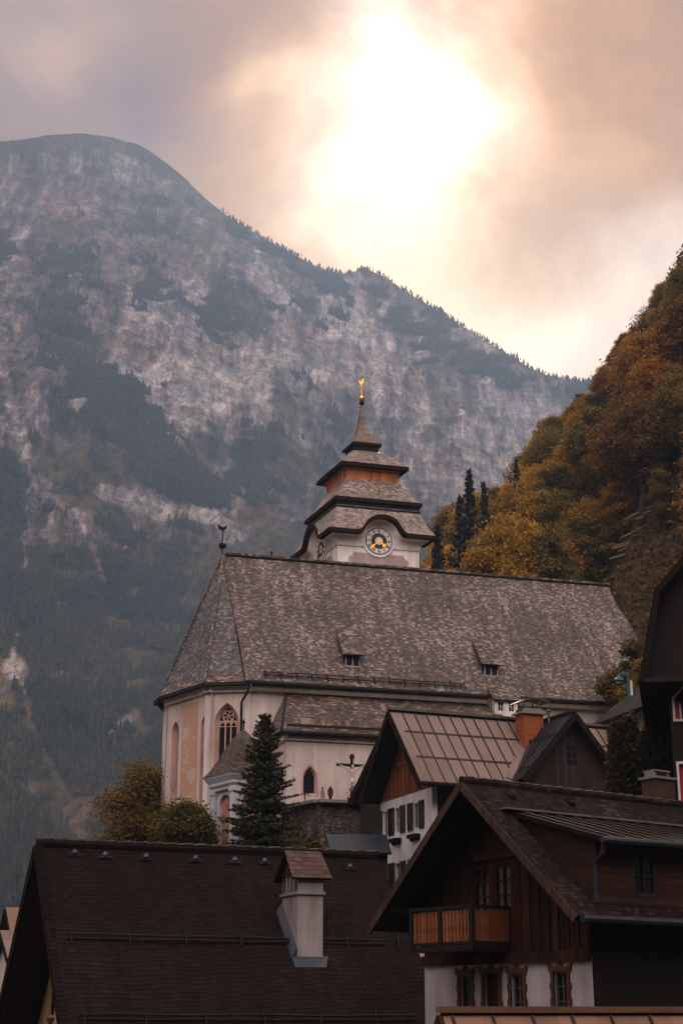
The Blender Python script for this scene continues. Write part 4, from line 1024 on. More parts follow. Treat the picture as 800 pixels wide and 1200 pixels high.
# chimney house
cx0, cx1, cy0, cy1 = 6.05, 6.72, -2.95, -1.75
cm = MB(); zt = 2.78
cm.hexa([(cx0, cy0, .8), (cx1, cy0, .8), (cx1, cy1, .8), (cx0, cy1, .8)], [(cx0, cy0, zt), (cx1, cy0, zt), (cx1, cy1, zt), (cx0, cy1, zt)])
co = cm.build('chimney', plaster('chimney_plaster', (0.40, 0.36, 0.36), 0.5), th_, label='white plastered chimney with a little tiled saddle roof')
cu = MB(); cu.box(cx0 - .05, cy0 - .05, zt, cx1 + .05, cy1 + .05, zt + .07)
for y in np.linspace(cy0 + .06, cy1 - .06, 5):
    for x in (cx0, cx1 - .1): cu.box(x, y - .06, zt + .07, x + .1, y + .06, zt + .48)
cu.box(cx0, cy0 - .002, zt + .07, cx1, cy0 + .12, zt + .48); cu.box(cx0, cy1 - .12, zt + .07, cx1, cy1, zt + .48)
cu.build('vent_frame', M['grey'], co)
cd = MB(); cd.box(cx0 + .12, cy0 + .14, zt + .06, cx1 - .12, cy1 - .14, zt + .47); cd.build('flue', M['black'], co)
cr = MB(); ym = (cy0 + cy1) / 2; e = .14
for s in (-1, 1):
    cr.slab([(cx0 - .16, ym, zt + 1.12), (cx1 + .16, ym, zt + 1.12), (cx1 + .2, ym + s * (.6 + e), zt + .40), (cx0 - .2, ym + s * (.6 + e), zt + .40)], .06)
cr.add([(cx0 - .02, cy0, zt + .48), (cx0 - .02, cy1, zt + .48), (cx0 - .02, ym, zt + 1.03)]); cr.add([(cx1 + .02, cy0, zt + .48), (cx1 + .02, cy1, zt + .48), (cx1 + .02, ym, zt + 1.03)])
cr.build('chimney_roof', [shingles('chimney_tile', .18, .16, [(.05, .028, .022), (.08, .045, .034), (.11, .065, .05)], .8, .8), M['trim'], M['soffit']], co)
fl = MB()
fl.bar((cx0 - .03, cy0 - .02, 1.08), (cx1 + .03, cy0 - .02, 1.08), .03, .36); fl.hexa([(cx0 - .14, cy0 - .25, .99), (cx1 + .14, cy0 - .25, .99), (cx1 + .14, cy0 + .02, 1.25), (cx0 - .14, cy0 + .02, 1.25)], [(cx0 - .14, cy0 - .25, 1.03), (cx1 + .14, cy0 - .25, 1.03), (cx1 + .14, cy0 + .02, 1.3), (cx0 - .14, cy0 + .02, 1.3)])
fl.hexa([(cx0 - .16, cy0, 1.24), (cx0 + .01, cy0, 1.24), (cx0 + .01, cy1, 2.4), (cx0 - .16, cy1, 2.4)], [(cx0 - .10, cy0, 1.34), (cx0 + .01, cy0, 1.5), (cx0 + .01, cy1, 2.66), (cx0 - .10, cy1, 2.5)])
fl.build('flashing', M['zinc'], co)

KT = 1.26
th_.location = (TA[0] * KT, TA[1] * KT, -5.0 * KT); th_.scale = (KT, KT, KT)

# ------------------------------------------------ timber house with balcony, lower right
FA = P(540, 915, 41); DF = 36.87
fh = thing('timber_house', 'dark timber chalet with carved balcony above a white ground floor at lower right', 'house', FA[0], FA[1], -3.0, DF)
zr, sl = FA[2], 3.5 / 3.9
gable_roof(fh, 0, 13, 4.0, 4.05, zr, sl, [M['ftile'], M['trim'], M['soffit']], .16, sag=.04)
rd = MB()
for k in range(32): rd.tube([(k * .41, 0, zr + .02), (k * .41 + .42, 0, zr + .035)], [.11, .125], 8)
rd.build('ridge_tile', M['ftile'], fh)
bargeboards(fh, -.03, 4.02, zr, sl, planks('bargeboard_wood', [(0.04, 0.02, 0.012), (0.075, 0.04, 0.025), (.1, .055, .035)], .3), .2, .06)
wx = 1.3; hw = 3.2; wG = Wall(wx, hw, -90)
Zg = lambda y: zr - abs(y) * sl - .18
zf = 1.28
gm = MB(); doorh = [rect(hw - .95 + .02, 1.75 + .5, hw - .95 + .75, 3.9)]
gwin = [rect(hw - 1.1, 2.5, hw - .42, 3.72), rect(hw - .28, 2.5, hw + .42, 3.72)]
wG.face(gm, [(0, zf), (2 * hw, zf), (2 * hw, Zg(hw)), (hw, Zg(0)), (0, Zg(hw))], gwin, .14)
# battens and beams on the gable
for s in np.arange(.2, 2 * hw, .34):
    zt = Zg(s - hw)
    if not (hw - 1.2 < s < hw + .5): wG.box(gm, s - .03, zf, s + .03, zt - .02, .0, .035)
wG.box(gm, .1, 3.86, 2 * hw - .1, 4.02, .002, .10); wG.box(gm, .02, zf - .1, 2 * hw - .02, zf + .16, .002, .12)
gable_o = gm.build('gable_wall', M['timber'], fh)
for h in gwin: window(wG, fh, h[0][0], h[0][1], h[1][0], h[2][1], M['timber'], .12, .08, (1, 2))
lw = MB()
holes = [rect(hw - 2.62, -.05, hw - 2.12, 1.02), rect(hw - 1.52, -.9, hw - .82, 1.02), rect(hw + .02 - .32, -.05, hw + .28, 1.0), rect(hw + 1.72, -.05, hw + 2.26, 1.02)]
holes = [rect(hw - 1.70, -.12, hw - 1.27, .92), rect(hw - .74, -1.2, hw - .18, .94), rect(hw + .30, -.12, hw + .74, .92), rect(hw + 1.87, -.12, hw + 2.33, .94)]
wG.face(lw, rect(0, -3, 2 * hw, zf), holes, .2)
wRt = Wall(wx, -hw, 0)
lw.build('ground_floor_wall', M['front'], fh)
sm = MB(); wRt.face(sm, rect(0, -3, 10.5, Zg(hw) - .0)); wLt = Wall(12, hw, 180); wLt.face(sm, rect(0, -3, 10.7, Zg(hw)))
wBt = Wall(11.8, -hw, 90); wBt.face(sm, [(0, -3), (2 * hw, -3), (2 * hw, Zg(hw)), (hw, Zg(0)), (0, Zg(hw))])
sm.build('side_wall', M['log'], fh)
for i, h in enumerate(holes):
    if i == 1:
        d_ = MB(); wG.box(d_, h[0][0], h[0][1], h[1][0], h[2][1], -.16, -.1); o = d_.build('door', M['redwood'], fh)
        q = MB(); wG.box(q, h[0][0] + .1, .2, h[1][0] - .1, .85, -.1, -.085); q.build('door_panel', M['timber'], o)
    else:
        o = window(wG, fh, h[0][0], h[0][1], h[1][0], h[2][1], M['greymetal'], .16, .06, (1, 2))
    ornate_surround(wG, o, h[0][0], h[0][1], h[1][0], h[2][1], M['frame'])
# balcony
bal = MB(); y0, y1, xb = -.3, 2.1, 0.0
zb, zt = 1.62, 2.60
bal.box(xb - .06, y0 - .05, zb - .14, wx + .02, y1 + .05, zb); bo = bal.build('balcony', M['darkwood'], fh, label='carved wooden balcony with warm brown boards')
def balus(p0, p1, n, nm='balustrade'):
    q = MB(); p0 = Vector(p0); p1 = Vector(p1); d = (p1 - p0)
    for i in range(n):
        a = p0 + d * ((i + .08) / n); b = p0 + d * ((i + .92) / n); m_ = (a + b) / 2
        nrm = Vector((-d.y, d.x, 0)).normalized() * .025
        for (f0, f1, z0, z1) in ((0, 1, zb + .1, zb + .34), (.12, .88, zb + .34, zb + .46), (0, 1, zb + .46, zb + .78), (.1, .9, zb + .78, zt - .1)):
            u, v_ = a.lerp(b, f0), a.lerp(b, f1)
            q.hexa([(u + nrm).to_tuple()[:2] + (z0,), (v_ + nrm).to_tuple()[:2] + (z0,), (v_ - nrm).to_tuple()[:2] + (z0,), (u - nrm).to_tuple()[:2] + (z0,)], [(u + nrm).to_tuple()[:2] + (z1,), (v_ + nrm).to_tuple()[:2] + (z1,), (v_ - nrm).to_tuple()[:2] + (z1,), (u - nrm).to_tuple()[:2] + (z1,)])
    return q.build(nm, M['balcony'], bo)
balus((xb, y0 + .06, 0), (xb, y1 - .06, 0), 16); balus((xb + .06, y0, 0), (wx - .02, y0, 0), 8); balus((xb + .06, y1, 0), (wx - .02, y1, 0), 8)
rl = MB()
for z in (zt - .02, zb + .06):
    rl.bar((xb, y0 - .05, z), (xb, y1 + .05, z), .1, .08); rl.bar((xb, y0, z), (wx, y0, z), .1, .078); rl.bar((xb, y1, z), (wx, y1, z), .1, .078)
rl.build('handrail', M['darkwood'], bo)
for x, y in ((xb - .02, y0), (xb - .02, (y0 + y1) / 2), (xb - .02, y1)):
    q = MB(); q.box(x - .06, y - .06, zb - .1, x + .06, y + .06, zt + .04); q.build('post', M['darkwood'], bo)
for yy in (-3.3, 3.3):
    q = MB(); q.bar((.1, yy * .98, Zg(3.3) + .04), (wx + .1, yy * .98, Zg(3.3) + .04), .16, .2); q.build('purlin', M['timber'], fh)
q = MB(); q.bar((.1, 0, Zg(0) - .1), (wx + .1, 0, Zg(0) - .1), .18, .22); q.build('purlin', M['timber'], fh)
# shed dormer on the right slope
dx0, dx1 = .85, 8.5; yt, yeave = -1.0, -4.15
dz_t, dz_e = zr - 1.0 * sl + .06, 4.08
dm = MB(); dm.slab([(dx0, yeave, dz_e), (dx1, yeave, dz_e + .1), (dx1, yt, dz_t), (dx0, yt, dz_t)], .12)
do = dm.build('dormer_roof', [M['dullmetal'], M['trim'], M['soffit']], fh)
rb = MB()
for k in range(13):
    x = dx0 + .25 + k * .6; rb.bar((x, yeave + .02, dz_e + .03), (x, yt, dz_t + .03), .035, .05)
rb.build('roof_seam', M['seam'], do)
q = MB(); q.bar((dx0 - .3, yt, dz_t + .06), (dx1, yt, dz_t + .06), .3, .05); q.build('flashing', M['copper'], do)
wk = MB(); yi = yeave + .42
fz = lambda y: dz_e + (y - yeave) * (dz_t - dz_e) / (yt - yeave) - .12
rz = lambda y: zr - abs(y) * sl
wk.add([(dx0 + .22, yi, rz(yi) - .3), (dx0 + .22, yi, fz(yi)), (dx0 + .22, yt, fz(yt))]); wk.add([(dx1 - .2, yi, rz(yi) - .3), (dx1 - .2, yi, fz(yi)), (dx1 - .2, yt, fz(yt))])
wf = Wall(dx0 + .22, yi, 0); dwins = [rect(1.3, 2.75, 2.1, 3.75), rect(3.4, 2.75, 4.2, 3.75)]
wf.face(wk, rect(0, rz(yi) - .3, dx1 - dx0 - .42, fz(yi)), dwins, .12)
wko = wk.build('dormer_wall', planks('dormer_boards', [(0.012, 0.005, 0.003), (0.035, 0.012, 0.006), (0.07, 0.026, 0.011)], .18, horizontal=True), fh)
for h in dwins: window(wf, wko, h[0][0], h[0][1], h[1][0], h[2][1], M['shutter'], .1, .06, (1, 1))
q = MB(); q.tube([(dx0 - .05, yeave - .08, dz_e - .1), (dx1, yeave - .08, dz_e)], .085, 8); q.tube([(dx0 + .02, yeave - .06, dz_e - .12), (dx0 + .04, yeave + .02, dz_e - .42), (dx0 + .05, yi - .1, dz_e - .62), (dx0 + .05, yi - .1, rz(yi) + .05)], .06, 8); q.build('downpipe', M['zinc'], fh)
q = MB(); q.tube([(0.1, -4.12, zr - 4.05 * sl - .08), (12.9, -4.12, zr - 4.05 * sl - .06)], .10, 8); q.build('gutter', M['zinc'], fh)
for x in (1.38, 3.61):
    q = MB(); q.hexa([(x - .12, -.5, rz(.5)), (x + .12, -.5, rz(.5)), (x + .12, -.28, rz(.28)), (x - .12, -.28, rz(.28))], [(x - .1, -.52, rz(.5) + .1), (x + .1, -.52, rz(.5) + .1), (x + .1, -.3, rz(.28) + .04), (x - .1, -.3, rz(.28) + .04)]); q.build('roof_vent', M['trim'], fh)
cm = MB(); cm.box(9.75, 1.9, 3, 10.6, 2.5, 6.95); co = cm.build('chimney', M['dbrick'], fh); q = MB(); q.box(9.68, 1.83, 6.95, 10.67, 2.57, 7.03); q.bar((9.8, 2.2, 7.22), (10.5, 2.2, 7.22), .5, .05); q.box(9.8, 2.0, 7.03, 9.9, 2.4, 7.2); q.box(10.4, 2.0, 7.03, 10.5, 2.4, 7.2); q.build('chimney_cap', M['cap'], co)

# ------------------------------------------------ white house with sheet metal roof
WA = P(455, 832, 68.5); DW = 23.4
wh = thing('white_house', 'white shuttered house with boarded orange gable, brown sheet metal roof and dark cross gable', 'house', WA[0], WA[1], 2.0, DW)
zr, sl = WA[2], 3.6 / 3.1
gable_roof(wh, 0, 11.5, 3.12, 3.12, zr, sl, [M['copper'], M['trim'], M['soffit']], .14, sag=.012)
sm = MB()
for k in range(19):
    x = .62 + k * .6
    sm.bar((x, -.05, zr + .0), (x, -3.12, zr - 3.12 * sl + .02), .032, .045); sm.bar((x, .05, zr + .0), (x, 3.12, zr - 3.12 * sl + .02), .032, .045)
for t in (.95, 2.05): sm.bar((.35, -t, zr - t * sl + .02), (11.5, -t, zr - t * sl + .02), .10, .025, up=(0, -sl, 1))
so = sm.build('roof_seam', M['seam'], wh)
rc = MB(); rc.bar((-.05, 0, zr + .06), (11.5, 0, zr + .06), .34, .12); rc.build('ridge_cap', M['greymetal'], wh)
bargeboards(wh, -.03, 3.15, zr, sl, M['trim'], .3)
q = MB(); q.tube([(.0, -3.2, zr - 3.12 * sl - .06), (5.0, -3.2, zr - 3.12 * sl - .08)], .1, 8); q.tube([(0, 3.2, zr - 3.12 * sl - .06), (11, 3.2, zr - 3.12 * sl - .08)], .1, 8); q.build('gutter', M['trim'], wh)
wx = 1.0; yn, yf = -2.15, 3.55; hw_ = 2.75
yn, yf = -2.2, 3.1
wG = Wall(wx, yf, -90); Lg = yf - yn
Zg = lambda y: zr - abs(y) * sl - .16
zfl = 9.22
og = MB(); wG.face(og, [(0, zfl), (Lg, zfl), (Lg, Zg(yn)), (yf, Zg(0)), (0, min(Zg(yf), zfl + .01))]); 
for s in np.arange(.25, Lg, .4): wG.box(og, s - .02, zfl, s + .02, max(zfl + .02, Zg(yf - s) - .03), 0, .02)
wG.box(og, .6, 10.55, Lg - .5, 10.66, .003, .06)
og.build('gable_boards', M['orangewood'], wh)
wl = MB()
sT = lambda y: yf - y
hl = []
for yc in (2.55, 1.28, -.62): hl.append(rect(sT(yc) - .3, 7.62, sT(yc) + .3, 8.72))
for yc in (2.55, 1.28, -.62): hl.append(rect(sT(yc) - .3, 5.15, sT(yc) + .3, 6.28))
wG.face(wl, [(0, 1.5), (Lg, 1.5), (Lg, zfl), (0, zfl)], hl, .2)
wS_ = Wall(wx, yn, 0); wS_.face(wl, rect(0, 1.5, .25, Zg(yn) + .0))
wN_ = Wall(11, yf, 180); wN_.face(wl, rect(0, 1.5, 10, Zg(yf)))
wl.build('wall', M['whitegable'], wh)
sd = MB(); wS_.face(sd, rect(.25, 1.5, 10, Zg(yn))); sd.build('side_wall', M['darkwood'], wh)
for i, h in enumerate(hl):
    o = window(wG, wh, h[0][0], h[0][1], h[1][0], h[2][1], M['white'], .16, .05, (1, 1))
    for s0, s1 in ((h[0][0] - .52, h[0][0] - .02), (h[1][0] + .02, h[1][0] + .52)):
        if s0 < 0.02: s0 = 0.02
        if s1 > Lg - .02: s1 = Lg - .02
        q = MB(); wG.box(q, s0, h[0][1] - .04, s1, h[2][1] + .06, .01, .06)
        n = 12
        for k in range(n): z = h[0][1] + (h[2][1] - h[0][1]) * (k + .5) / n; wG.box(q, s0 + .06, z - .012, s1 - .06, z + .02, .06, .075)
        q.build('shutter', M['shutter'], o)
    if i < 3:
        q = MB(); z = h[0][1] - .42; wG.box(q, h[0][0] - .1, z, h[1][0] + .1, z + .16, .02, .3); wG.box(q, h[0][0], z - .12, h[0][0] + .08, z, .0, .2); wG.box(q, h[1][0] - .08, z - .12, h[1][0], z, 0, .2); q.build('flower_box', M['trim'], wh)
# cross gable toward the right
gx0, gx1, gxm, gy = 4.62, 9.95, 7.42, -3.75
zc = 12.72
cg = MB(); ycut = -(zr - zc) / sl
yv = lambda z: -(zr - z) / sl
zl, zrr = 9.62, 9.72
cg.slab([(gxm, gy, zc), (gx0, gy, zl), (gx0, yv(zl) + .05, zl), (gxm, yv(zc) - .0, zc)], .13)
cg.slab([(gxm, gy, zc), (gx1, gy, zrr), (gx1, yv(zrr) + .05, zrr), (gxm, yv(zc), zc)], .13)
cgo = cg.build('cross_gable_roof', [M['bluemetal'], M['trim'], M['soffit']], wh, label='dark grey metal cross gable with snow guards')
q = MB()
for k in range(7):
    t = k / 6.5; y = gy + .15 + t * (-gy - 1.2)
    q.bar((gxm, min(y, yv(zc) - .05), zc + .03), (gx0, y if y < yv(zl) else yv(zl), zl + .03), .03, .05) if y < yv(zc) + .3 else None
q.build('roof_seam', M['seam'], cgo)
q = MB(); q.bar((gxm, gy - .03, zc + .05), (gxm, yv(zc), zc + .05), .24, .09); q.build('ridge_cap', M['seam'], cgo)
q = MB(); q.bar((gx0 - .05, yv(zl), zl + .05), (gxm, yv(zc), zc + .05), .5, .04, up=(0, -1, 1)); q.build('valley_flashing', M['copper'], cgo)
for row, t in ((0, .86), (1, .36)):
    for k in range(9):
        x = gxm + (gx0 - gxm) * t; z = zc + (zl - zc) * t; y = gy + .2 + k * .34
        if y < yv(z) - .15:
            q = MB(); q.box(x - .05, y - .07, z + .02, x + .05, y + .07, z + .14); q.build('snow_guard', M['seam'], cgo)
for xe, ze in ((gx0, zl), (gx1, zrr)):
    q = MB(); q.bar((gxm, gy - .02, zc - .15), (xe, gy - .02, ze - .15), .06, .26, up=(0, 1, 0) if False else (0, 0, 1)); q.build('bargeboard', M['trim'], cgo)
gwm = MB(); wq = Wall(gx0 + .45, gy + .5, 0); Lq = gx1 - gx0 - .8
wq.face(gwm, [(0, 1.5), (Lq, 1.5), (Lq, 9.85), (gxm - gx0 - .45, zc - .2), (0, 9.8)], [rect(2.05, 10.35, 2.75, 11.35)], .14)
gwm.add([(gx0 + .45, gy + .5, 1.5), (gx0 + .45, gy + .5, 9.8), (gx0 + .45, yn, 9.8), (gx0 + .45, yn, 1.5)]); gwm.add([(gx1 - .35, gy + .5, 1.5), (gx1 - .35, gy + .5, 9.8), (gx1 - .35, yn, 9.8), (gx1 - .35, yn, 1.5)])
gwo = gwm.build('cross_gable_wall', planks('cross_gable_boards', [(0.016, 0.008, 0.007), (0.034, 0.016, 0.013), (0.05, 0.026, 0.02)], .2), wh)
o = window(wq, gwo, 2.05, 10.35, 2.75, 11.35, M['shutter'], .12, .08, (1, 2))
# chimney of orange brick
cm = MB(); cm.box(6.12, -1.45, 10.3, 7.15, -.69, 12.95); co = cm.build('chimney', M['brick'], wh, label='orange brick chimney with a curved metal hood')
q = MB(); q.box(6.0, -1.57, 12.95, 7.27, -.57, 13.04); q.box(6.15, -1.43, 13.04, 7.12, -.71, 13.22); q.build('chimney_cap', M['cap'], co)
q = MB()
pts = [(5.8 + 1.7 * t, -1.07, 13.40 + .22 * math.sin(math.pi * t) + .16 * t) for t in np.linspace(0, 1, 9)]
for a, b in zip(pts[:-1], pts[1:]): q.bar(a, b, .9, .04)
for x in (6.25, 7.0): q.bar((x, -1.37, 13.2), (x, -1.37, 13.6), .04); q.bar((x, -.77, 13.2), (x, -.77, 13.6), .04)
q.build('chimney_hood', M['greymetal'], co)
q = MB(); q.tube([(7.3, -1.7, 11.8), (7.3, -1.7, 13.05)], .07, 8); q.lathe([(.1, 0), (.13, .05), (.02, .12)], 8, (7.3, -1.7, 13.05)); q.build('vent_pipe', M['greymetal'], wh)

# ------------------------------------------------ roof of the house just below the camera
sh_ = P(516, 1186, 24)
nr = thing('metal_roofed_house', 'copper coloured standing seam roof of the nearest house along the bottom edge', 'house', sh_[0], sh_[1], -5.0, 12)
gable_roof(nr, 0, 8, 3.2, 3.2, sh_[2], .85, [M['copperlit'], M['trim'], M['soffit']], .1, sag=.008)
q = MB(); q.bar((-.05, 0, sh_[2] + .035), (8, 0, sh_[2] + .035), .20, .09); q.build('ridge_cap', M['copperlit'], nr)
q = MB()
for k in range(14):
    x = .15 + k * .62; q.bar((x, -.1, sh_[2] - .06), (x, -3.2, sh_[2] - 3.2 * .85 + .02), .03, .05)
q.build('roof_seam', M['seam'], nr)
bargeboards(nr, -.02, 3.2, sh_[2], .85, M['timber'], .2)
q = MB(); z = sh_[2]; wq = Wall(.7, 2.8, -90); wq.face(q, [(0, -5), (5.6, -5), (5.6, z - 2.6), (2.8, z - .2), (0, z - 2.6)]); Wall(.7, -2.8).face(q, rect(0, -5, 7, z - 2.6)); Wall(7.6, 2.8, 180).face(q, rect(0, -5, 7, z - 2.6)); Wall(7.6, -2.8, 90).face(q, [(0, -5), (5.6, -5), (5.6, z - 2.6), (2.8, z - .2), (0, z - 2.6)]); q.build('wall', M['darkwood'], nr)

# ------------------------------------------------ dark house at the right edge
GA = P(785, 838, 48); DG = 80
gh = thing('gambrel_house', 'dark brown timber house with steep overhanging roof cut off by the right edge', 'house', GA[0], GA[1], 2.0, -12)
def X(px, py, Y): q = P(px, py, Y); return (q[0] - GA[0], q[2])
v1, v2, v3 = X(748, 796, 48), X(766, 690, 48), X(803, 648, 48)
apex = (v3[0] + 2.6, v3[1] + 2.7); tilt = 0.0; dep = 8.0
def ext(p, d): return (p[0] + tilt * d, d, p[1])
prof = [v1, v2, v3, apex]; mir = [(2 * apex[0] - p[0], p[1]) for p in prof[::-1][1:]]
full = prof + mir
rf = MB(); 
for a, b in zip(full[:-1], full[1:]): rf.slab([ext(a, 0), ext(b, 0), ext(b, dep), ext(a, dep)], .2)
rf.build('roof', [M['tile'], M['trim'], M['soffit']], gh)
q = MB(); wq = Wall(0, .9, 0)
inner = [(p[0] + (.2 if p[0] < apex[0] else -.2), p[1] - .22) for p in full]
wq.prism(q, [(v1[0] + .12, v1[1])] + [(2 * apex[0] - v1[0] - .12, v1[1])] + inner[::-1][1:-1], .3, -.1)
q.build('loft_front', planks('loft_boards', [(0.008, 0.004, 0.004), (0.014, 0.006, 0.005), (0.022, 0.01, 0.008)], .2), gh)
q = MB(); Wr = 2 * apex[0]
hl = [[(.12, 0.02 + v1[1] - 1.32 + .0), (.95, v1[1] - 1.32), (.95, v1[1] - .12), (.52, v1[1] - .12), (.12, v1[1] - .45)]]
z2 = X(790, 938, 48)[1]; z2t = X(790, 890, 48)[1]
hl = [[(.14, X(787, 838, 48)[1]), (1.0, X(787, 838, 48)[1]), (1.0, X(787, 795, 48)[1]), (.62, X(787, 795, 48)[1]), (.14, X(787, 812, 48)[1])], rect(.14, z2, 1.0, z2t)]
wq.face(q, rect(0, 2, Wr, v1[1] + .02), hl, .18)
Wall(0, 8, -90).face(q, rect(0, 2, 7.1, v1[1])); Wall(Wr, .9, 90).face(q, rect(0, 2, 7.1, v1[1]))
q.build('wall', M['redwood'], gh)
q = MB(); q.slab([(v1[0], .05, v1[1] + .1), (Wr - v1[0], .05, v1[1] + .1), (Wr - v1[0], 8, v1[1] + .1), (v1[0], 8, v1[1] + .1)], .16); q.build('loft_floor', [M['soffit']], gh)
for h in hl:
    f = MB(); n = len(h); c = (sum(p[0] for p in h) / n, sum(p[1] for p in h) / n)
    big = [(c[0] + (p[0] - c[0]) * 1.14, c[1] + (p[1] - c[1]) * 1.10) for p in h]; sml = [(c[0] + (p[0] - c[0]) * .97, c[1] + (p[1] - c[1]) * .97) for p in h]
    w2 = wq; n_ = len(h)
    for i in range(n_):
        j = (i + 1) % n_
        f.hexa([w2(*big[i], .004), w2(*big[j], .004), w2(*sml[j], .004), w2(*sml[i], .004)], [w2(*big[i], .06), w2(*big[j], .06), w2(*sml[j], .06), w2(*sml[i], .06)])
    o = f.build('window', M['white'], gh, label='white framed window with a red panel')
    zt = max(p[1] for p in h); zb_ = min(p[1] for p in h)
    r = MB(); w2.face(r, sml, [rounded(.3, .9, zb_ + .06, zb_ + (zt - zb_) * .42)], .05, o=-.05); r.build('panel', M['red'], o)
    r = MB(); a1 = rounded(.3, .9, zb_ + .06, zb_ + (zt - zb_) * .42); a2 = rounded(.35, .85, zb_ + .06, zb_ + (zt - zb_) * .42)
    w2.ring(r, a1, a2, -.04, -.04); r.build('arched_frame', M['white'], o)
    r = MB(); w2.poly(r, rounded(.34, .86, zb_ + .07, zb_ + (zt - zb_) * .42), -.09); r.build('pane', M['pane'], o)

# ------------------------------------------------ long shed on the right, behind the street lamp
O1 = P(690, 851, 75); O2 = P(792, 806, 66.6)
ang = math.degrees(math.atan2(O1[1] - O2[1], O1[0] - O2[0]))
ob = thing('outbuilding', 'low outbuilding with dark sloping roof and ochre wall behind the street lamp', 'outbuilding', O2[0], O2[1], 7.0, ang)
Lo = math.hypot(O1[0] - O2[0], O1[1] - O2[1]); ze = O1[2]
q = MB(); q.slab([(-2, 0, ze), (Lo, 0, ze), (Lo, -3, ze + 2.3), (-2, -3, ze + 2.3)], .2); q.slab([(-2, -6, ze), (Lo, -6, ze), (Lo, -3, ze + 2.3), (-2, -3, ze + 2.3)], .2)
q.build('roof', [M['outroof'], M['trim'], M['soffit']], ob)
q = MB(); w5 = Wall(Lo - .7, -.6, 180); w5.face(q, rect(0, 5, 10, ze + .2)); w6 = Wall(Lo - .7, -5.4, 90); w6.face(q, [(0, 5), (4.8, 5), (4.8, ze + .2), (2.4, ze + 2), (0, ze + .2)])
q.build('wall', M['cream'], ob)
q = MB(); q.tube([(-2, .08, ze - .1), (Lo, .08, ze - .12)], .09, 8); q.tube([(Lo - .2, .05, ze - .15), (Lo - .5, -.45, ze - .7), (Lo - .5, -.45, 7)], .06, 8); q.build('gutter', M['trim'], ob)
q = MB(); w5.box(q, -.05, 5, .5, ze - .1, .0, .05); q.build('corner_pilaster', M['white'], ob)

# ------------------------------------------------ small things behind
def small_house(name, label, cat, px, py, Y, deg, L, hw, rise, zg, roofm, wallm, group=None):
    q = P(px, py, Y); t = thing(name, label, cat, q[0], q[1], zg, deg, group); zr = q[2]; sl = rise / hw
    gable_roof(t, 0, L, hw, hw, zr, sl, [roofm, M['trim'], M['soffit']], .12, sag=.02, nu=8); bargeboards(t, -.02, hw, zr, sl, M['trim'], .18)
    m = MB(); e = .4; z0 = lambda y: zr - abs(y) * sl - .12; k = hw - .45
    Wall(e, k, -90).face(m, [(0, zg), (2 * k, zg), (2 * k, z0(k)), (k, z0(0)), (0, z0(k))]); Wall(e, -k).face(m, rect(0, zg, L - 2 * e, z0(k))); Wall(L - e, k, 180).face(m, rect(0, zg, L - 2 * e, z0(k))); Wall(L - e, -k, 90).face(m, [(0, zg), (2 * k, zg), (2 * k, z0(k)), (k, z0(0)), (0, z0(k))])
    m.build('wall', wallm, t); return t, zr, sl
t, zr_, sl_ = small_house('far_house', 'pale house with pinkish roof peeping out at the far left edge', 'house', 7, 1063, 78, 25, 6, 2.6, 2.6, -6, M['copperlit'], M['white'])
m = MB(); w7 = Wall(.4, 2.15, -90); 
for s in (.8, 2.6): w7.box(m, s, zr_ - 4.0, s + .7, zr_ - 2.9, .002, .04)
m.build('window', M['pane'], t)
small_house('far_house', 'second small roof lower down at the far left edge', 'house', 0, 1090, 70, 30, 5, 2.2, 2.0, -6, M['copper'], M['white'])
t, zr_, sl_ = small_house('steep_barn', 'dark steep roofed barn squeezed between chapel and white house', 'barn', 443, 866, 77, 60, 5, 1.7, 3.0, 5, M['tile'], M['darkwood'])
# shed under the terrace wall
q = P(388, 975, 67); sd = thing('lean_to_shed', 'low brown shed with dark blue metal roof below the terrace wall', 'shed', q[0], q[1], 3.5, 4)
m = MB(); m.slab([(0, 0, q[2] - .85), (2.6, 0, q[2] - .85), (2.6, 2.2, q[2] + .15), (-.1, 2.2, q[2] + .15)], .1); m.build('roof', [M['bluemetal'], M['trim'], M['soffit']], sd)
m = MB(); Wall(.25, .3).face(m, rect(0, 3.5, 2.2, q[2] - .8)); Wall(.25, 2.1, -90).face(m, [(0, 3.5), (1.8, 3.5), (1.8, q[2] - .85), (0, q[2] - .05)]); m.build('wall', M['redwood'], sd)
m = MB(); Wall(.25, .3).box(m, 1.0, 3.5, 1.7, 5.4, .003, .05); m.build('door', M['timber'], sd)

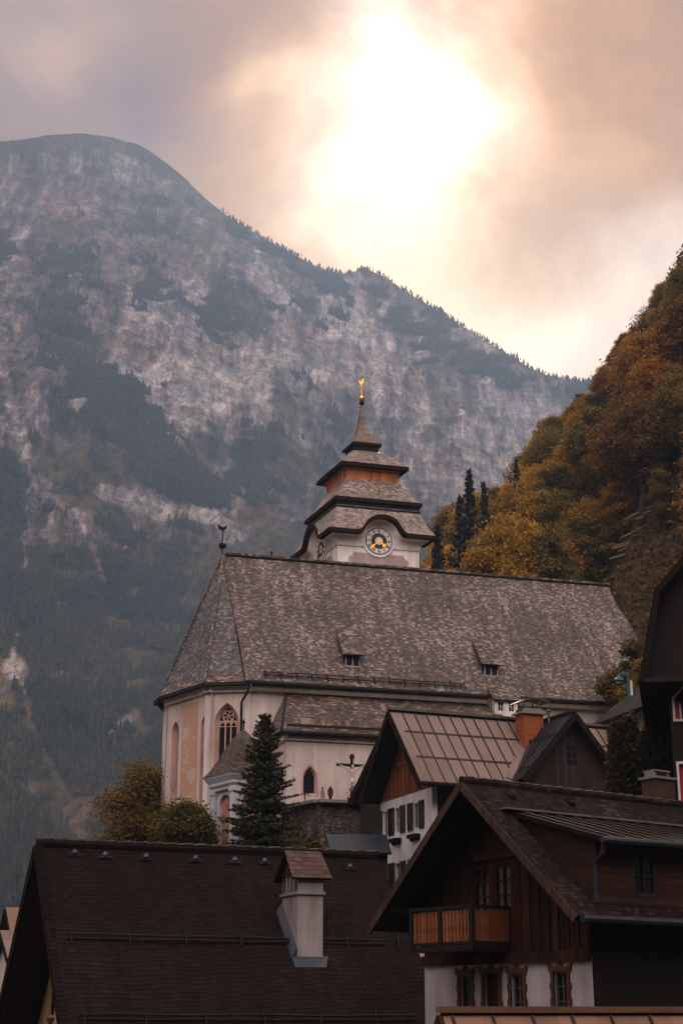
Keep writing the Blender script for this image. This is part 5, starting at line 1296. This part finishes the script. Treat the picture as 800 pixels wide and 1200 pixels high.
# ------------------------------------------------ terrace wall, shrine, crucifix
tw0 = (-1.22, 80.0)
rw = thing('terrace_wall', 'rough stone terrace wall with cornered coping in front of the chapel', 'wall', tw0[0], tw0[1], 3.5, 0)
m = MB()
def rough(mb, a, b, z0, z1, th, n=14, seed=0):
    rng = random.Random(seed); a = Vector(a); b = Vector(b); d = (b - a); nrm = Vector((d.y, -d.x, 0)).normalized(); vs = []
    for j in range(7):
        for i in range(n + 1):
            p = a + d * (i / n); z = z0 + (z1 - z0) * j / 6; o = rng.uniform(-.07, .07) + .16 * (1 - j / 6)
            q = p + nrm * (o if 0 < i < n else .16 * (1 - j / 6)); vs.append((q.x, q.y, z + (rng.uniform(-.05, .05) if 0 < j < 6 else 0)))
    k = n + 1; mb.mesh(vs, [(j * k + i, j * k + i + 1, (j + 1) * k + i + 1, (j + 1) * k + i) for j in range(6) for i in range(n)])
    c = a - nrm * th; e = b - nrm * th
    mb.add([(a.x, a.y, z1), (b.x, b.y, z1), (e.x, e.y, z1), (c.x, c.y, z1)]); mb.add([(c.x, c.y, z0), (e.x, e.y, z0), (e.x, e.y, z1), (c.x, c.y, z1)]); mb.add([(b.x, b.y, z0), (e.x, e.y, z0), (e.x, e.y, z1), (b.x, b.y, z1)]); mb.add([(a.x, a.y, z0), (c.x, c.y, z0), (c.x, c.y, z1), (a.x, a.y, z1)])
L0 = (-2.0, 3.4, 0)
rough(m, L0, (0, 0, 0), 3.5, 10.22, .5, 14, 1); rough(m, (0, 0, 0), (5.0, 1.4, 0), 3.5, 10.22, .5, 20, 2)
m.build('stonework', M['stone'], rw, smooth=False)
m = MB(); m.bar((L0[0] - .02, L0[1], 10.3), (.06, -.06, 10.3), .7, .16); m.bar((0, -.05, 10.301), (5.0, 1.35, 10.301), .72, .158); m.build('coping', M['cap'], rw)
m = MB(); m.hexa([(-.95, -.1, 3.5), (-.2, -1.2, 3.5), (.2, -.9, 3.5), (-.5, .9, 3.5)], [(-.95, .9, 9.2), (-.6, .35, 9.3), (-.4, .5, 9.3), (-.7, 1.2, 9.2)]); m.build('buttress', M['stone'], rw)

sq = P(271, 904, 80); DS = 33
u_ = (math.cos(R(DS)), math.sin(R(DS)))
hwS = 1.55
scx, scy = sq[0] + hwS * u_[0] - hwS * u_[1], sq[1] + hwS * u_[1] + hwS * u_[0]
sr = thing('shrine', 'white arcaded shrine with pointed brown shingle roof beside the spruce', 'shrine', scx, scy, 6.5, DS)
zc = sq[2]; sr.scale = (1.19, 1.19, 1)
m = MB(); m.sqlathe([(1.32, zc), (1.08, zc + .38), (.86, zc + .85), (.66, zc + 1.4), (.42, zc + 1.95), (.06, zc + 2.5)], 0, 0); m.build('roof', M['shrine'], sr)
m = MB(); m.sqlathe([(1.02, zc - .75), (1.02, zc - .62), (1.12, zc - .5), (1.12, zc - .36), (1.26, zc - .12), (1.3, zc + .02)], 0, 0); m.build('cornice', M['paleblue'], sr)
for x, y in ((-.88, -.88), (-.88, .88), (.88, -.88), (.88, .88)):
    m = MB(); m.sqlathe([(.22, 6.5), (.22, 7.2), (.16, 7.25), (.15, zc - 1.0), (.2, zc - .9), (.2, zc - .7)], x, y); m.build('pillar', M['paleblue'], sr)
for w8, nm in ((Wall(-.86, .72, -90), 0), (Wall(-.72, -.86, 0), 1), (Wall(.86, -.72, 90), 2), (Wall(.72, .86, 180), 3)):
    m = MB(); w8.face(m, rect(0, 6.5, 1.44, zc - .7), [rounded(.2, 1.24, 7.3, zc - 1.5)], .16); o = m.build('arch_wall', M['paleblue'], sr)
    m = MB(); w8.poly(m, rounded(.18, 1.26, 7.25, zc - 1.5), -.14); m.build('niche_painting', M['fres2'], o, label='faded reddish painting in the arched niche')
m = MB(); m.tube([(0, 0, zc + 2.4), (0, 0, zc + 3.1)], .04, 6); m.lathe([(.02, -.09), (.1, 0), (.02, .12)], 10, (0, 0, zc + 2.95)); m.build('finial', M['black'], sr)

qx = P(412, 905, 82)
cx = thing('crucifix', 'wayside wooden crucifix with pale carved figure on the terrace before the chapel', 'crucifix', qx[0], qx[1], 10.2, 8)
zT = 13.05; za = 12.45
m = MB(); m.box(-.075, -.06, 10.2, .075, .06, zT); m.box(-.13, -.08, zT - .28, .13, -.055, zT - .05); m.build('post', M['darkwood'], cx)
m = MB(); m.bar((-.82, -.02, za + .03), (.82, -.02, za - .02), .10, .15); m.build('crossbeam', M['darkwood'], cx)
def corpus():
    me = bpy.data.meshes.new('corpus')
    J = {'pelvis': (0, -.14, 11.68), 'belly': (0, -.15, 11.85), 'chest': (0, -.16, 12.08), 'neck': (0, -.17, 12.25), 'head': (.03, -.2, 12.36), 'top': (.04, -.2, 12.47),
         'lsh': (-.17, -.15, 12.2), 'lel': (-.40, -.12, 12.34), 'lwr': (-.62, -.11, 12.44), 'lha': (-.70, -.11, 12.47), 'rsh': (.17, -.15, 12.2), 'rel': (.40, -.12, 12.33), 'rwr': (.62, -.11, 12.42), 'rha': (.70, -.11, 12.45),
         'lhp': (-.08, -.14, 11.6), 'lkn': (-.08, -.22, 11.3), 'lan': (-.02, -.13, 10.98), 'lft': (-.01, -.18, 10.88), 'rhp': (.08, -.14, 11.6), 'rkn': (.05, -.22, 11.3), 'ran': (.03, -.15, 10.98), 'rft': (.03, -.2, 10.88)}
    Rr = dict(pelvis=.11, belly=.095, chest=.12, neck=.05, head=.085, top=.06, lsh=.06, lel=.042, lwr=.032, lha=.03, rsh=.06, rel=.042, rwr=.032, rha=.03, lhp=.085, lkn=.055, lan=.036, lft=.03, rhp=.085, rkn=.055, ran=.036, rft=.03)
    E_ = [('pelvis', 'belly'), ('belly', 'chest'), ('chest', 'neck'), ('neck', 'head'), ('head', 'top'), ('chest', 'lsh'), ('lsh', 'lel'), ('lel', 'lwr'), ('lwr', 'lha'), ('chest', 'rsh'), ('rsh', 'rel'), ('rel', 'rwr'), ('rwr', 'rha'), ('pelvis', 'lhp'), ('lhp', 'lkn'), ('lkn', 'lan'), ('lan', 'lft'), ('pelvis', 'rhp'), ('rhp', 'rkn'), ('rkn', 'ran'), ('ran', 'rft')]
    ks = list(J); me.from_pydata([J[k] for k in ks], [(ks.index(a), ks.index(b)) for a, b in E_], [])
    o = bpy.data.objects.new('corpus', me); COL.objects.link(o); md = o.modifiers.new('skin', 'SKIN'); md.use_smooth_shade = True
    for i, k in enumerate(ks): me.skin_vertices[0].data[i].radius = (Rr[k], Rr[k])
    me.skin_vertices[0].data[0].use_root = True
    s = o.modifiers.new('sub', 'SUBSURF'); s.levels = 1; s.render_levels = 2
    me.materials.append(M['body']); o.parent = cx; o.location.z = -10.2
    return o
co = corpus()
m = MB(); m.lathe([(.13, 11.5), (.14, 11.62), (.125, 11.74)], 12, (0, -.15, 0)); m.build('loincloth', M['white'], co)

# grave lantern, iron cross and small stone figure on the coping
q = P(387, 932, 80.4); t = thing('grave_lantern', 'small red grave lantern standing on the terrace coping', 'lantern', q[0], q[1], 10.38)
m = MB(); m.lathe([(.07, 0), (.05, .1), (.1, .2)], 10, (0, 0, 10.38)); m.lathe([(.17, .5), (.1, .62), (.03, .75)], 10, (0, 0, 10.38)); m.build('housing', M['black'], t)
m = MB(); m.lathe([(.09, .2), (.15, .34), (.14, .5)], 10, (0, 0, 10.38)); m.build('glass', M['redglass'], t)
q = P(378, 930, 80.5); t = thing('stone_figure', 'little pale stone figure left of the red lantern', 'statue', q[0], q[1], 10.38)
m = MB(); m.lathe([(.14, 0), (.13, .12), (.09, .16), (.11, .35), (.1, .5), (.045, .56), (.07, .64), (.06, .72), (.02, .76)], 10, (0, 0, 10.38)); m.build('figure', M['cap'], t)
m = MB(); m.box(-.17, -.15, 10.36, .17, .15, 10.42); m.build('plinth', M['stone'], t)
q = P(357, 935, 81.3); t = thing('grave_cross', 'dark iron grave cross on the coping nearest the spruce', 'cross', q[0], q[1], 10.3)
m = MB(); m.box(-.03, -.03, 10.3, .03, .03, 11.1); m.bar((-.22, 0, 10.85), (.22, 0, 10.85), .05); m.build('iron_cross', M['black'], t)
m = MB(); m.sqlathe([(.14, 10.28), (.12, 10.42), (.06, 10.5)], 0, 0); m.build('base', M['cap'], t)

# ------------------------------------------------ street lamp
q = P(735, 792, 60); zg = float(hgt(q[0], q[1]))
sl_o = thing('street_lamp', 'teal street lamp with hanging bell shade above the hedge', 'street lamp', q[0], q[1], zg)
m = MB(); m.tube([(0, 0, zg), (0, 0, zg + 1), (0, 0, q[2] + .15)], [.1, .07, .055], 10); m.build('pole', M['teal'], sl_o)
m = MB(); m.tube([(0, 0, q[2] - .05), (-.12, 0, q[2] + .08), (-.28, 0, q[2] + .10), (-.36, 0, q[2] + .02)], .025, 8); m.build('arm', M['teal'], sl_o)
m = MB(); m.lathe([(.03, .04), (.06, 0), (.10, -.06), (.20, -.14), (.22, -.2), (.20, -.2), (.1, -.1)], 14, (-.36, 0, q[2])); lo = m.build('lamp_shade', M['teal'], sl_o)
m = MB(); m.lathe([(.1, -.16), (.13, -.22), (.1, -.3), (.02, -.34)], 12, (-.36, 0, q[2])); m.build('globe', M['dial'], lo)
m = MB(); m.box(.06, -.02, q[2] - .78, .16, .02, q[2] - .2); m.build('notice_plate', M['white'], sl_o)

# ================================================================== vegetation
def leaf_mesh(name, pos, nrm, size, m, rng, aspect=.55, cup=.18):
    n = len(pos)
    t = rng.normal(size=(n, 3)); t -= nrm * (t * nrm).sum(1, keepdims=True); t /= np.linalg.norm(t, axis=1, keepdims=True) + 1e-9
    b = np.cross(nrm, t); s = size[:, None]
    v = np.stack([pos - t * s, pos + b * s * aspect + nrm * s * cup, pos + t * s, pos - b * s * aspect + nrm * s * cup], 1).reshape(-1, 3)
    me = bpy.data.meshes.new(name); me.vertices.add(4 * n); me.vertices.foreach_set('co', v.astype(np.float32).ravel())
    me.loops.add(4 * n); me.loops.foreach_set('vertex_index', np.arange(4 * n, dtype=np.int32))
    me.polygons.add(n); me.polygons.foreach_set('loop_start', np.arange(0, 4 * n, 4, dtype=np.int32)); me.polygons.foreach_set('loop_total', np.full(n, 4, np.int32))
    me.materials.append(m); me.update(calc_edges=True); return me
def unit(a): return a / (np.linalg.norm(a, axis=1, keepdims=True) + 1e-9)
def broadleaf(seed, h, r, nclump, nleaf, lsize, low=.22, squash=.62, cl=(.09, .25)):
    rng = np.random.default_rng(seed); zc0 = h * (low + 1) / 2; hz = h * (1 - low) / 2
    d = unit(rng.normal(size=(nclump, 3))); rad = rng.uniform(.25, 1, nclump) ** .5
    C = d * rad[:, None] * [r * .82, r * .82, hz * .86]
    wob = 1 + .25 * np.sin(np.arctan2(d[:, 1], d[:, 0]) * 3 + seed) ; C[:, :2] *= wob[:, None]
    C[:, 2] += zc0; top = np.clip((C[:, 2] - zc0) / hz, -1, 1); C[:, :2] *= (1 - .35 * np.maximum(0, top))[:, None]
    cr = rng.uniform(cl[0], cl[1], nclump) * r
    pos = []; nr = []
    for c, q in zip(C, cr):
        k = int(nleaf * (q / (r * (cl[1] * .82))) ** 2 / nclump); dd = unit(rng.normal(size=(k, 3))); rr = rng.uniform(.15, 1.1, k) ** .6
        rr = rr * (1 + rng.exponential(.28, k)); pos.append(c + dd * rr[:, None] * q * [1.1, 1.1, squash * 1.15] + rng.normal(0, .05 * r, (k, 3)) * (rng.uniform(0, 1, (k, 1)) < .3)); nr.append(unit(dd * .6 + rng.normal(size=(k, 3)) * .55 + [0, 0, .55]))
    pos = np.concatenate(pos); nr = np.concatenate(nr); sz = rng.uniform(.6, 1.25, len(pos)) * lsize
    mb = MB(); zz = np.linspace(-.6, h * .86, 9); bx = np.cumsum(rng.normal(0, .022 * h / 3, 9)); byy = np.cumsum(rng.normal(0, .022 * h / 3, 9)); bx -= bx[0]; byy -= byy[0]
    mb.tube([(bx[i], byy[i], zz[i]) for i in range(9)], [h * .024 * (1 - i / 9.5) + .02 for i in range(9)], 8)
    for c in C[rng.permutation(nclump)[:14]]:
        zt = min(max(h * .18, c[2] - r * .55), h * .75); i = int(np.searchsorted(zz, zt)); i = min(max(i, 1), 8)
        a = Vector((bx[i], byy[i], zz[i])); e = Vector(c); mid = a.lerp(e, .5) + Vector((0, 0, -.06 * r))
        mb.tube([a, mid, e], [h * .010, h * .006, h * .002], 6)
    return pos, nr, sz, mb, rng
def make_tree(name, label, cat, seed, h, r, nclump, nleaf, lsize, leafm, barkm, low=.22, group=None, crown='crown'):
    pos, nr, sz, mb, rng = broadleaf(seed, h, r, nclump, nleaf, lsize, low, cl=(.2, .38) if name == 'bush' else ((.2, .36) if crown == 'foliage' else (.09, .25)))
    t = thing(name, label, cat, 0, 0, 0, 0, group)
    mb.build('trunk', barkm, t, smooth=True, zoff=False)
    o = bpy.data.objects.new(crown, leaf_mesh(crown, pos, nr, sz, leafm, rng)); COL.objects.link(o); o.parent = t
    return t
def conifer(seed, h, r, whorls, per, m, dens=1.0, low=.05, droop=.35, ls=.11):
    rng = np.random.default_rng(seed); mb = MB(); mb.tube([(0, 0, -.5), (0, 0, h * .5), (0, 0, h * .98)], [h * .018, h * .010, .012], 8)
    pos = []; nr = []; sz = []
    for wv_ in range(whorls):
        f = (wv_ + rng.uniform(-.2, .2)) / whorls; f = min(max(f, 0), .985); z = h * (low + (1 - low) * f); z0_ = z
        L0 = r * (1 - f) ** .85 + .05 * r
        for b in range(per):
            z = z0_ + rng.uniform(-.5, .5) * h * (1 - low) / whorls
            a = 2 * math.pi * b / per + wv_ * 2.4 + rng.uniform(-.35, .35); L = L0 * rng.choice([.6, .8, .95, 1.05, 1.2]) * rng.uniform(.85, 1.1)
            dr = droop * (1 - f) - .25 * f
            n = max(4, int(L / (ls * .42) * dens)); t = (np.arange(n) + rng.uniform(0, 1, n)) / n
            bx_ = np.cos(a) * t * L; by_ = np.sin(a) * t * L; bz_ = z - dr * L * (t ** 1.2) + .16 * L * np.maximum(0, t - .6) * 2
            for sgn in (-1, 1, 0):
                wl = (.34 * L * (1 - t) ** .7 + .07) * rng.uniform(.3, 1.0, n) * sgn
                q = np.stack([bx_ - np.sin(a) * wl, by_ + np.cos(a) * wl, bz_ - .22 * np.abs(wl) + rng.normal(0, .02, n)], -1)
                pos.append(q); nr.append(unit(np.tile([0, 0, 1.0], (n, 1)) + rng.normal(0, .55, (n, 3)))); sz.append(rng.uniform(.6, 1.3, n) * ls)
            if h < 14 and whorls > 18: mb.tube([(0, 0, z), (math.cos(a) * L * .5, math.sin(a) * L * .5, z - dr * L * .43), (math.cos(a) * L * .95, math.sin(a) * L * .95, z - dr * L * .93 + .1 * L)], [.02 + .01 * (1 - f), .014, .004], 5, cap=False)
    return np.concatenate(pos), np.concatenate(nr), np.concatenate(sz), mb, rng
def make_conifer(name, label, cat, seed, h, r, wh_, per, m, group=None, **kw):
    pos, nr, sz, mb, rng = conifer(seed, h, r, wh_, per, m, **kw)
    t = thing(name, label, cat, 0, 0, 0, 0, group); mb.build('trunk', M['bark'], t, smooth=True, zoff=False)
    o = bpy.data.objects.new('crown', leaf_mesh('crown', pos, nr, sz, m, rng, aspect=.38, cup=-.1)); COL.objects.link(o); o.parent = t
    return t
def put(t, x, y, z=None, rz=0, s=(1, 1, 1)):
    t.location = (x, y, float(hgt(x, y)) - .1 if z is None else z); t.rotation_euler = (0, 0, rz); t.scale = s
def copy_tree(t):
    c = t.copy(); COL.objects.link(c)
    for ch_ in list(t.children):
        d_ = ch_.copy(); COL.objects.link(d_); d_.parent = c
    return c

# the spruce in front of the chapel
t = make_conifer('spruce_tree', 'dark green pointed spruce standing before the chapel and the shrine', 'tree', 5, 10.0, 2.55, 38, 12, M['needle'], dens=1.2, low=.04, droop=.5, ls=.12)
q = P(311, 833, 78); put(t, q[0], 78, q[2] - 10.0, .4)
# golden bush and autumn tree at the foot of the choir
t = make_tree('bush', 'rounded olive and golden bush at the foot of the choir wall left of the shrine', 'bush', 11, 3.6, 1.75, 60, 14000, .10, leaves('bush_leaves', (0.06, 0.05, 0.009), (0.16, 0.115, 0.015), (0.30, 0.20, 0.022)), M['bark'], .02)
q = P(221, 933, 81); put(t, q[0], 81, q[2] - 3.6, 0)
t = make_tree('autumn_tree', 'golden autumn tree growing left of the choir above the tiled ridge', 'tree', 12, 8.0, 3.2, 90, 30000, .11, leaves('ochre_leaves', (0.07, 0.045, 0.008), (0.20, 0.125, 0.014), (0.36, 0.22, 0.022)), M['bark'], .1, crown='foliage')
q = P(172, 894, 99); put(t, q[0], 99, q[2] - 8.0, 1.0)
t = make_tree('bush', 'small golden bush showing in front of the spruce beside the shrine pillar', 'bush', 13, 1.9, .75, 16, 2200, .08, M['gold_leaf'], M['bark'], .05)
q = P(289, 955, 78.5); put(t, q[0], 78.5, q[2] - 1.9, 0)
t = make_tree('bush', 'yellow green bush at the foot of the crucifix', 'bush', 14, 1.5, .55, 14, 1800, .07, M['olive_leaf'], M['bark'], .05)
q = P(421, 918, 81.5); put(t, q[0], 81.5, q[2] - 1.5, 0)
t = make_tree('bush', 'dark ivy bush against the terrace wall beside the buttress', 'bush', 15, 2.4, .5, 18, 2200, .08, M['olive_leaf'], M['bark'], .02)
q = P(366, 972, 79.2); put(t, q[0], 79.2, q[2] - 2.4, 0)
for px_, py_, Y, h, sd_ in ((738, 742, 94, 5.0, 16), (752, 770, 90, 4.2, 17), (727, 778, 97, 3.0, 18)):
    t = make_tree('bush', {16: 'tall olive bush before the right end of the church roof', 17: 'dark olive bush between the church roof end and the dark gable', 18: 'low bush touching the lower right corner of the church roof'}[sd_], 'bush', sd_, h, 1.4, 40, 6000, .12, M['olive_leaf'], M['bark'], .05)
    q = P(px_, py_, Y); put(t, q[0], Y, q[2] - h, 0)
# hedge right
hg_ = thing('hedge', 'dense dark hedge with yellow top below the street lamp', 'hedge', 0, 0, 0)
rng = np.random.default_rng(8); n = 26000
a0, a1 = P(712, 870, 58), P(800, 870, 55); tl = rng.uniform(0, 1, n)
bx_ = a0[0] + (a1[0] - a0[0]) * tl; by_ = a0[1] + (a1[1] - a0[1]) * tl
ht = 4.3 + .35 * np.sin(tl * 9) + .25 * np.sin(tl * 23 + 1); ht *= np.clip(.55 + tl * 6, .55, 1)
zt_ = P(740, 850, 58)[2]
zz_ = rng.uniform(0, 1, n) ** .7; yy_ = rng.uniform(-1, 1, n) * .9 * np.sqrt(np.clip(1 - (zz_ - .3).clip(0) ** 2 * 1.2, .05, 1))
pos = np.stack([bx_ + rng.normal(0, .08, n), by_ + yy_, zt_ - 4.5 + ht * zz_ + rng.normal(0, .06, n)], -1)
o = bpy.data.objects.new('foliage', leaf_mesh('foliage', pos, unit(rng.normal(size=(n, 3)) + [0, -.3, .5]), rng.uniform(.05, .11, n), leaves('hedge_leaves', (0.012, 0.011, 0.004), (0.03, 0.024, 0.006), (0.06, 0.042, 0.008)), rng)); COL.objects.link(o); o.parent = hg_
mb = MB()
for k in range(7): x = a0[0] + (a1[0] - a0[0]) * k / 6; y = a0[1] + (a1[1] - a0[1]) * k / 6; mb.tube([(x, y, zt_ - 7), (x, y, zt_ - 1.5)], [.06, .03], 6)
mb.build('stems', M['bark'], hg_, zoff=False)

# the autumn wood on the hillside
SKY = [(400, 700), (495, 655), (505, 612), (520, 602), (560, 582), (600, 548), (622, 520), (632, 475), (660, 468), (690, 452), (702, 428), (716, 402), (742, 384), (760, 350), (800, 310), (850, 262), (950, 190)]
skx, sky_ = [p[0] for p in SKY], [p[1] for p in SKY]
LOG = None
for yy in np.arange(100, 170, .25):
    p = P(722, 662, yy)
    if p[2] <= hgt(p[0], p[1]): LOG = p; break
if LOG is None: LOG = P(722, 662, 125)
protos = {}
spec = {'gold': (M['gold_leaf'], 'golden yellow autumn tree in the wood behind the church'), 'rust': (M['rust_leaf'], 'rust brown autumn tree in the upper wood on the right hillside'), 'olive': (M['olive_leaf'], 'olive green tree turning brown in the dark of the hillside wood')}
for kn, (lm, lb) in spec.items():
    protos[kn] = [make_tree('autumn_tree', lb, 'tree', 100 + i * 7 + len(kn), 12.0, (3.3, 3.9, 2.9)[i], (120, 150, 110)[i], 15500, .165, lm, M['palebark'] if kn == 'gold' else M['bark'], (.2, .25, .12)[i], kn + ' trees of the hillside wood' if False else {'gold': 'golden trees of the hillside wood', 'rust': 'rust trees of the hillside wood', 'olive': 'olive trees of the hillside wood'}[kn]) for i in range(3)]
firs = [make_conifer('fir_tree', 'dark fir tree rising between the autumn trees on the hillside', 'tree', 40 + i, 14.0, (2.5, 2.1)[i], 22, 9, M['fneedle'], 'firs of the hillside wood', dens=.55, low=.08, droop=.35, ls=.34) for i in range(2)]
used = set()
KW = {'gold': 'golden yellow autumn tree', 'rust': 'rust brown autumn tree', 'olive': 'olive green tree turning brown', 'fir': 'dark pointed fir tree'}
def zone(x, y, h):
    tx, ty = proj((x, y, float(hgt(x, y)) + h)); lim = np.interp(tx, skx, sky_)
    if tx > 770: return 'at the right edge of the hillside wood'
    if ty < lim + 14 and tx > 600: return 'along the skyline of the hillside wood'
    if tx < 600: return 'in the wood close beside the clock tower'
    if ty > 590 and tx < 705: return 'in the wood just above the church ridge'
    if ty > 560: return 'low on the slope around the fallen logs'
    if tx > 690: return 'high in the wood above the fallen logs'
    return 'in the middle of the hillside wood'
def place(kind, i, x, y, h, rz, wide=1.0):
    pr = firs[i % 2] if kind == 'fir' else protos[kind][i % 3]
    H0 = 14.0 if kind == 'fir' else 12.0
    key = (kind, i % (2 if kind == 'fir' else 3))
    t = pr if key not in used else copy_tree(pr); used.add(key)
    zn = zone(x, y, h); tag(t, KW[kind] + ' ' + zn, 'tree', KW[kind].split(' ')[0] + ' trees ' + zn)
    s = h / H0; put(t, x, y, None, rz, (s * wide, s * wide, s)); return t
rng = np.random.default_rng(21); rr_ = random.Random(5)
pts = []
# named singles first: the fir spires at the wood's left edge
for px_, py_, Y, h in ((549, 548, 158, 14), (538, 578, 150, 10), (566, 562, 162, 13), (604, 535, 170, 12), (512, 612, 140, 7)):
    p = P(px_, py_, Y); zb = float(hgt(p[0], Y)); hh = max(5, p[2] - zb)
    place('fir', rr_.randint(0, 1), p[0], Y, min(hh, 22), rr_.uniform(0, 6), .62); pts.append((p[0], Y))
for px_, py_, Y, h, kn_ in ((522, 618, 127, 9, 'gold'), (541, 606, 132, 11, 'gold'), (563, 590, 136, 12, 'gold'), (590, 572, 139, 12, 'gold'), (507, 636, 124, 7, 'olive'), (615, 585, 133, 11, 'gold'), (640, 600, 131, 11, 'olive'), (575, 628, 127, 8, 'rust')):
    p = P(px_, py_, Y); zb = float(hgt(p[0], Y)); hh = p[2] - zb
    if hh > 3: place(kn_, rr_.randint(0, 2), p[0], Y, min(hh, 17), rr_.uniform(0, 6), 1.0 if hh < 13 else .8); pts.append((p[0], Y))
cnt = 0
cand = [(rr_.uniform(4, 78), rr_.uniform(112, 240)) for _ in range(14000)]
cand.sort(key=lambda c: c[1] + rr_.uniform(0, 14))
for x, y in cand:
    zb = float(hgt(x, y))
    if zb < 12.2: continue
    # clear of church and tower
    lx = (x - A[0]) * ca + (y - A[1]) * sa; ly = -(x - A[0]) * sa + (y - A[1]) * ca
    if -6 < lx < 36 and -6 < ly < 22: continue
    h = rr_.uniform(8.5, 14.5) * (1 if y > 135 else .85); kind = None
    bqx, bqy = proj((x, y, zb)); tpx, tpy = proj((x, y, zb + h))
    if tpx < 488 or tpx > 858: continue
    if bqy < 300 or tpy > 800: continue
    lim = np.interp(tpx, skx, sky_) + rr_.choice([-16, -8, 0, 6, 14, 22])
    rpx = 3.4 * h / 12 / y * F
    limL = np.interp(tpx - rpx * .8, skx, sky_); mpy = proj((x, y, zb + h * .62))[1]
    while h > 4.5 and (tpy < lim - 2 or mpy < limL - 2):
        h *= .9; tpy = proj((x, y, zb + h))[1]; mpy = proj((x, y, zb + h * .62))[1]; rpx = 3.4 * h / 12 / y * F; limL = np.interp(tpx - rpx * .8, skx, sky_)
    if h <= 4.5: continue
    # keep the fallen logs in view
    if y < LOG[1] + 1 and tpx - rpx * 1.1 < 764 and tpx + rpx * 1.1 > 702 and tpy < 668 and tpy + .95 * (bqy - tpy) > 640: continue
    md = 1.9 + h * .15
    if any((x - a) ** 2 + (y - b) ** 2 < md * md for a, b in pts): continue
    pts.append((x, y))
    mid = (tpy + bqy) / 2; u = rr_.random()
    if tpx < 690 and tpy > 490: kind = 'gold' if u < .55 else ('olive' if u < .88 else ('rust' if u < .97 else 'fir'))
    elif tpy > 520: kind = 'olive' if u < .58 else ('rust' if u < .80 else ('gold' if u < .9 else 'fir'))
    else: kind = 'rust' if u < .52 else ('olive' if u < .84 else ('gold' if u < .94 else 'fir'))
    if kind == 'fir' and tpy < lim + 40: kind = 'olive'
    place(kind, rr_.randint(0, 2), x, y, h, rr_.uniform(0, 6.28), rr_.uniform(.85, 1.15)); cnt += 1
print('TREES', cnt, 'LOG', LOG)
# fallen logs
lg = None
for k in range(9):
    x = LOG[0] + rr_.uniform(-.8, 2.6); y = LOG[1] + rr_.uniform(-3.0, .2); L = rr_.uniform(2.4, 5.5); a = R(rr_.uniform(8, 34)); r = rr_.uniform(.09, .2)
    dx, dz = math.cos(a), math.sin(a); z = float(hgt(x, y)) + r + .9 + .16 * k
    m = MB(); m.tube([(-L * .1, 0, 0), (L * .45 * dx, .1, L * .45 * dz), (L * dx, .3, L * dz)], [r, r * .85, r * .55], 8)
    for q in range(3):
        s = L * (.25 + .2 * q); m.tube([(s * dx, .1, s * dz), (s * dx + .1, -.2, s * dz + .3)], [.03, .01], 5)
    o = m.build('fallen_log', M['deadlog'], None, smooth=True); o.location = (x, y, z); tag(o, 'bare fallen log lying on the slope above the roof end', 'log', 'fallen logs on the slope')
# undergrowth that hides the soil between the trunks
def undergrowth():
    rng = np.random.default_rng(77); n = 150000
    x = rng.uniform(4, 85, n); y = rng.uniform(106, 240, n); z = hgt(x, y); k = z > 11.6; x, y, z = x[k], y[k], z[k]; n = len(x); clear = (np.abs(x - (LOG[0] + 1) * y / LOG[1]) < 3.4) & (y > LOG[1] - 13) & (y < LOG[1] + 1)
    bumpy = fbm(x / 3.0, y / 3.0, 5, 2); zz = z + rng.uniform(0, 1, n) * np.where(clear, .5, 4.2 * np.clip(bumpy - .3, 0, 1) + .2)
    pos = np.stack([x, y, zz], -1)
    o = bpy.data.objects.new('undergrowth', leaf_mesh('undergrowth', pos, unit(rng.normal(size=(n, 3)) + [-.3, -.4, .7]), rng.uniform(.14, .36, n), leaves('undergrowth_leaves', (0.025, 0.018, 0.006), (0.07, 0.042, 0.010), (0.16, 0.085, 0.015)), rng)); COL.objects.link(o)
    tag(o, 'brown autumn undergrowth covering the slope between the trunks', 'undergrowth', kind='stuff')
undergrowth()
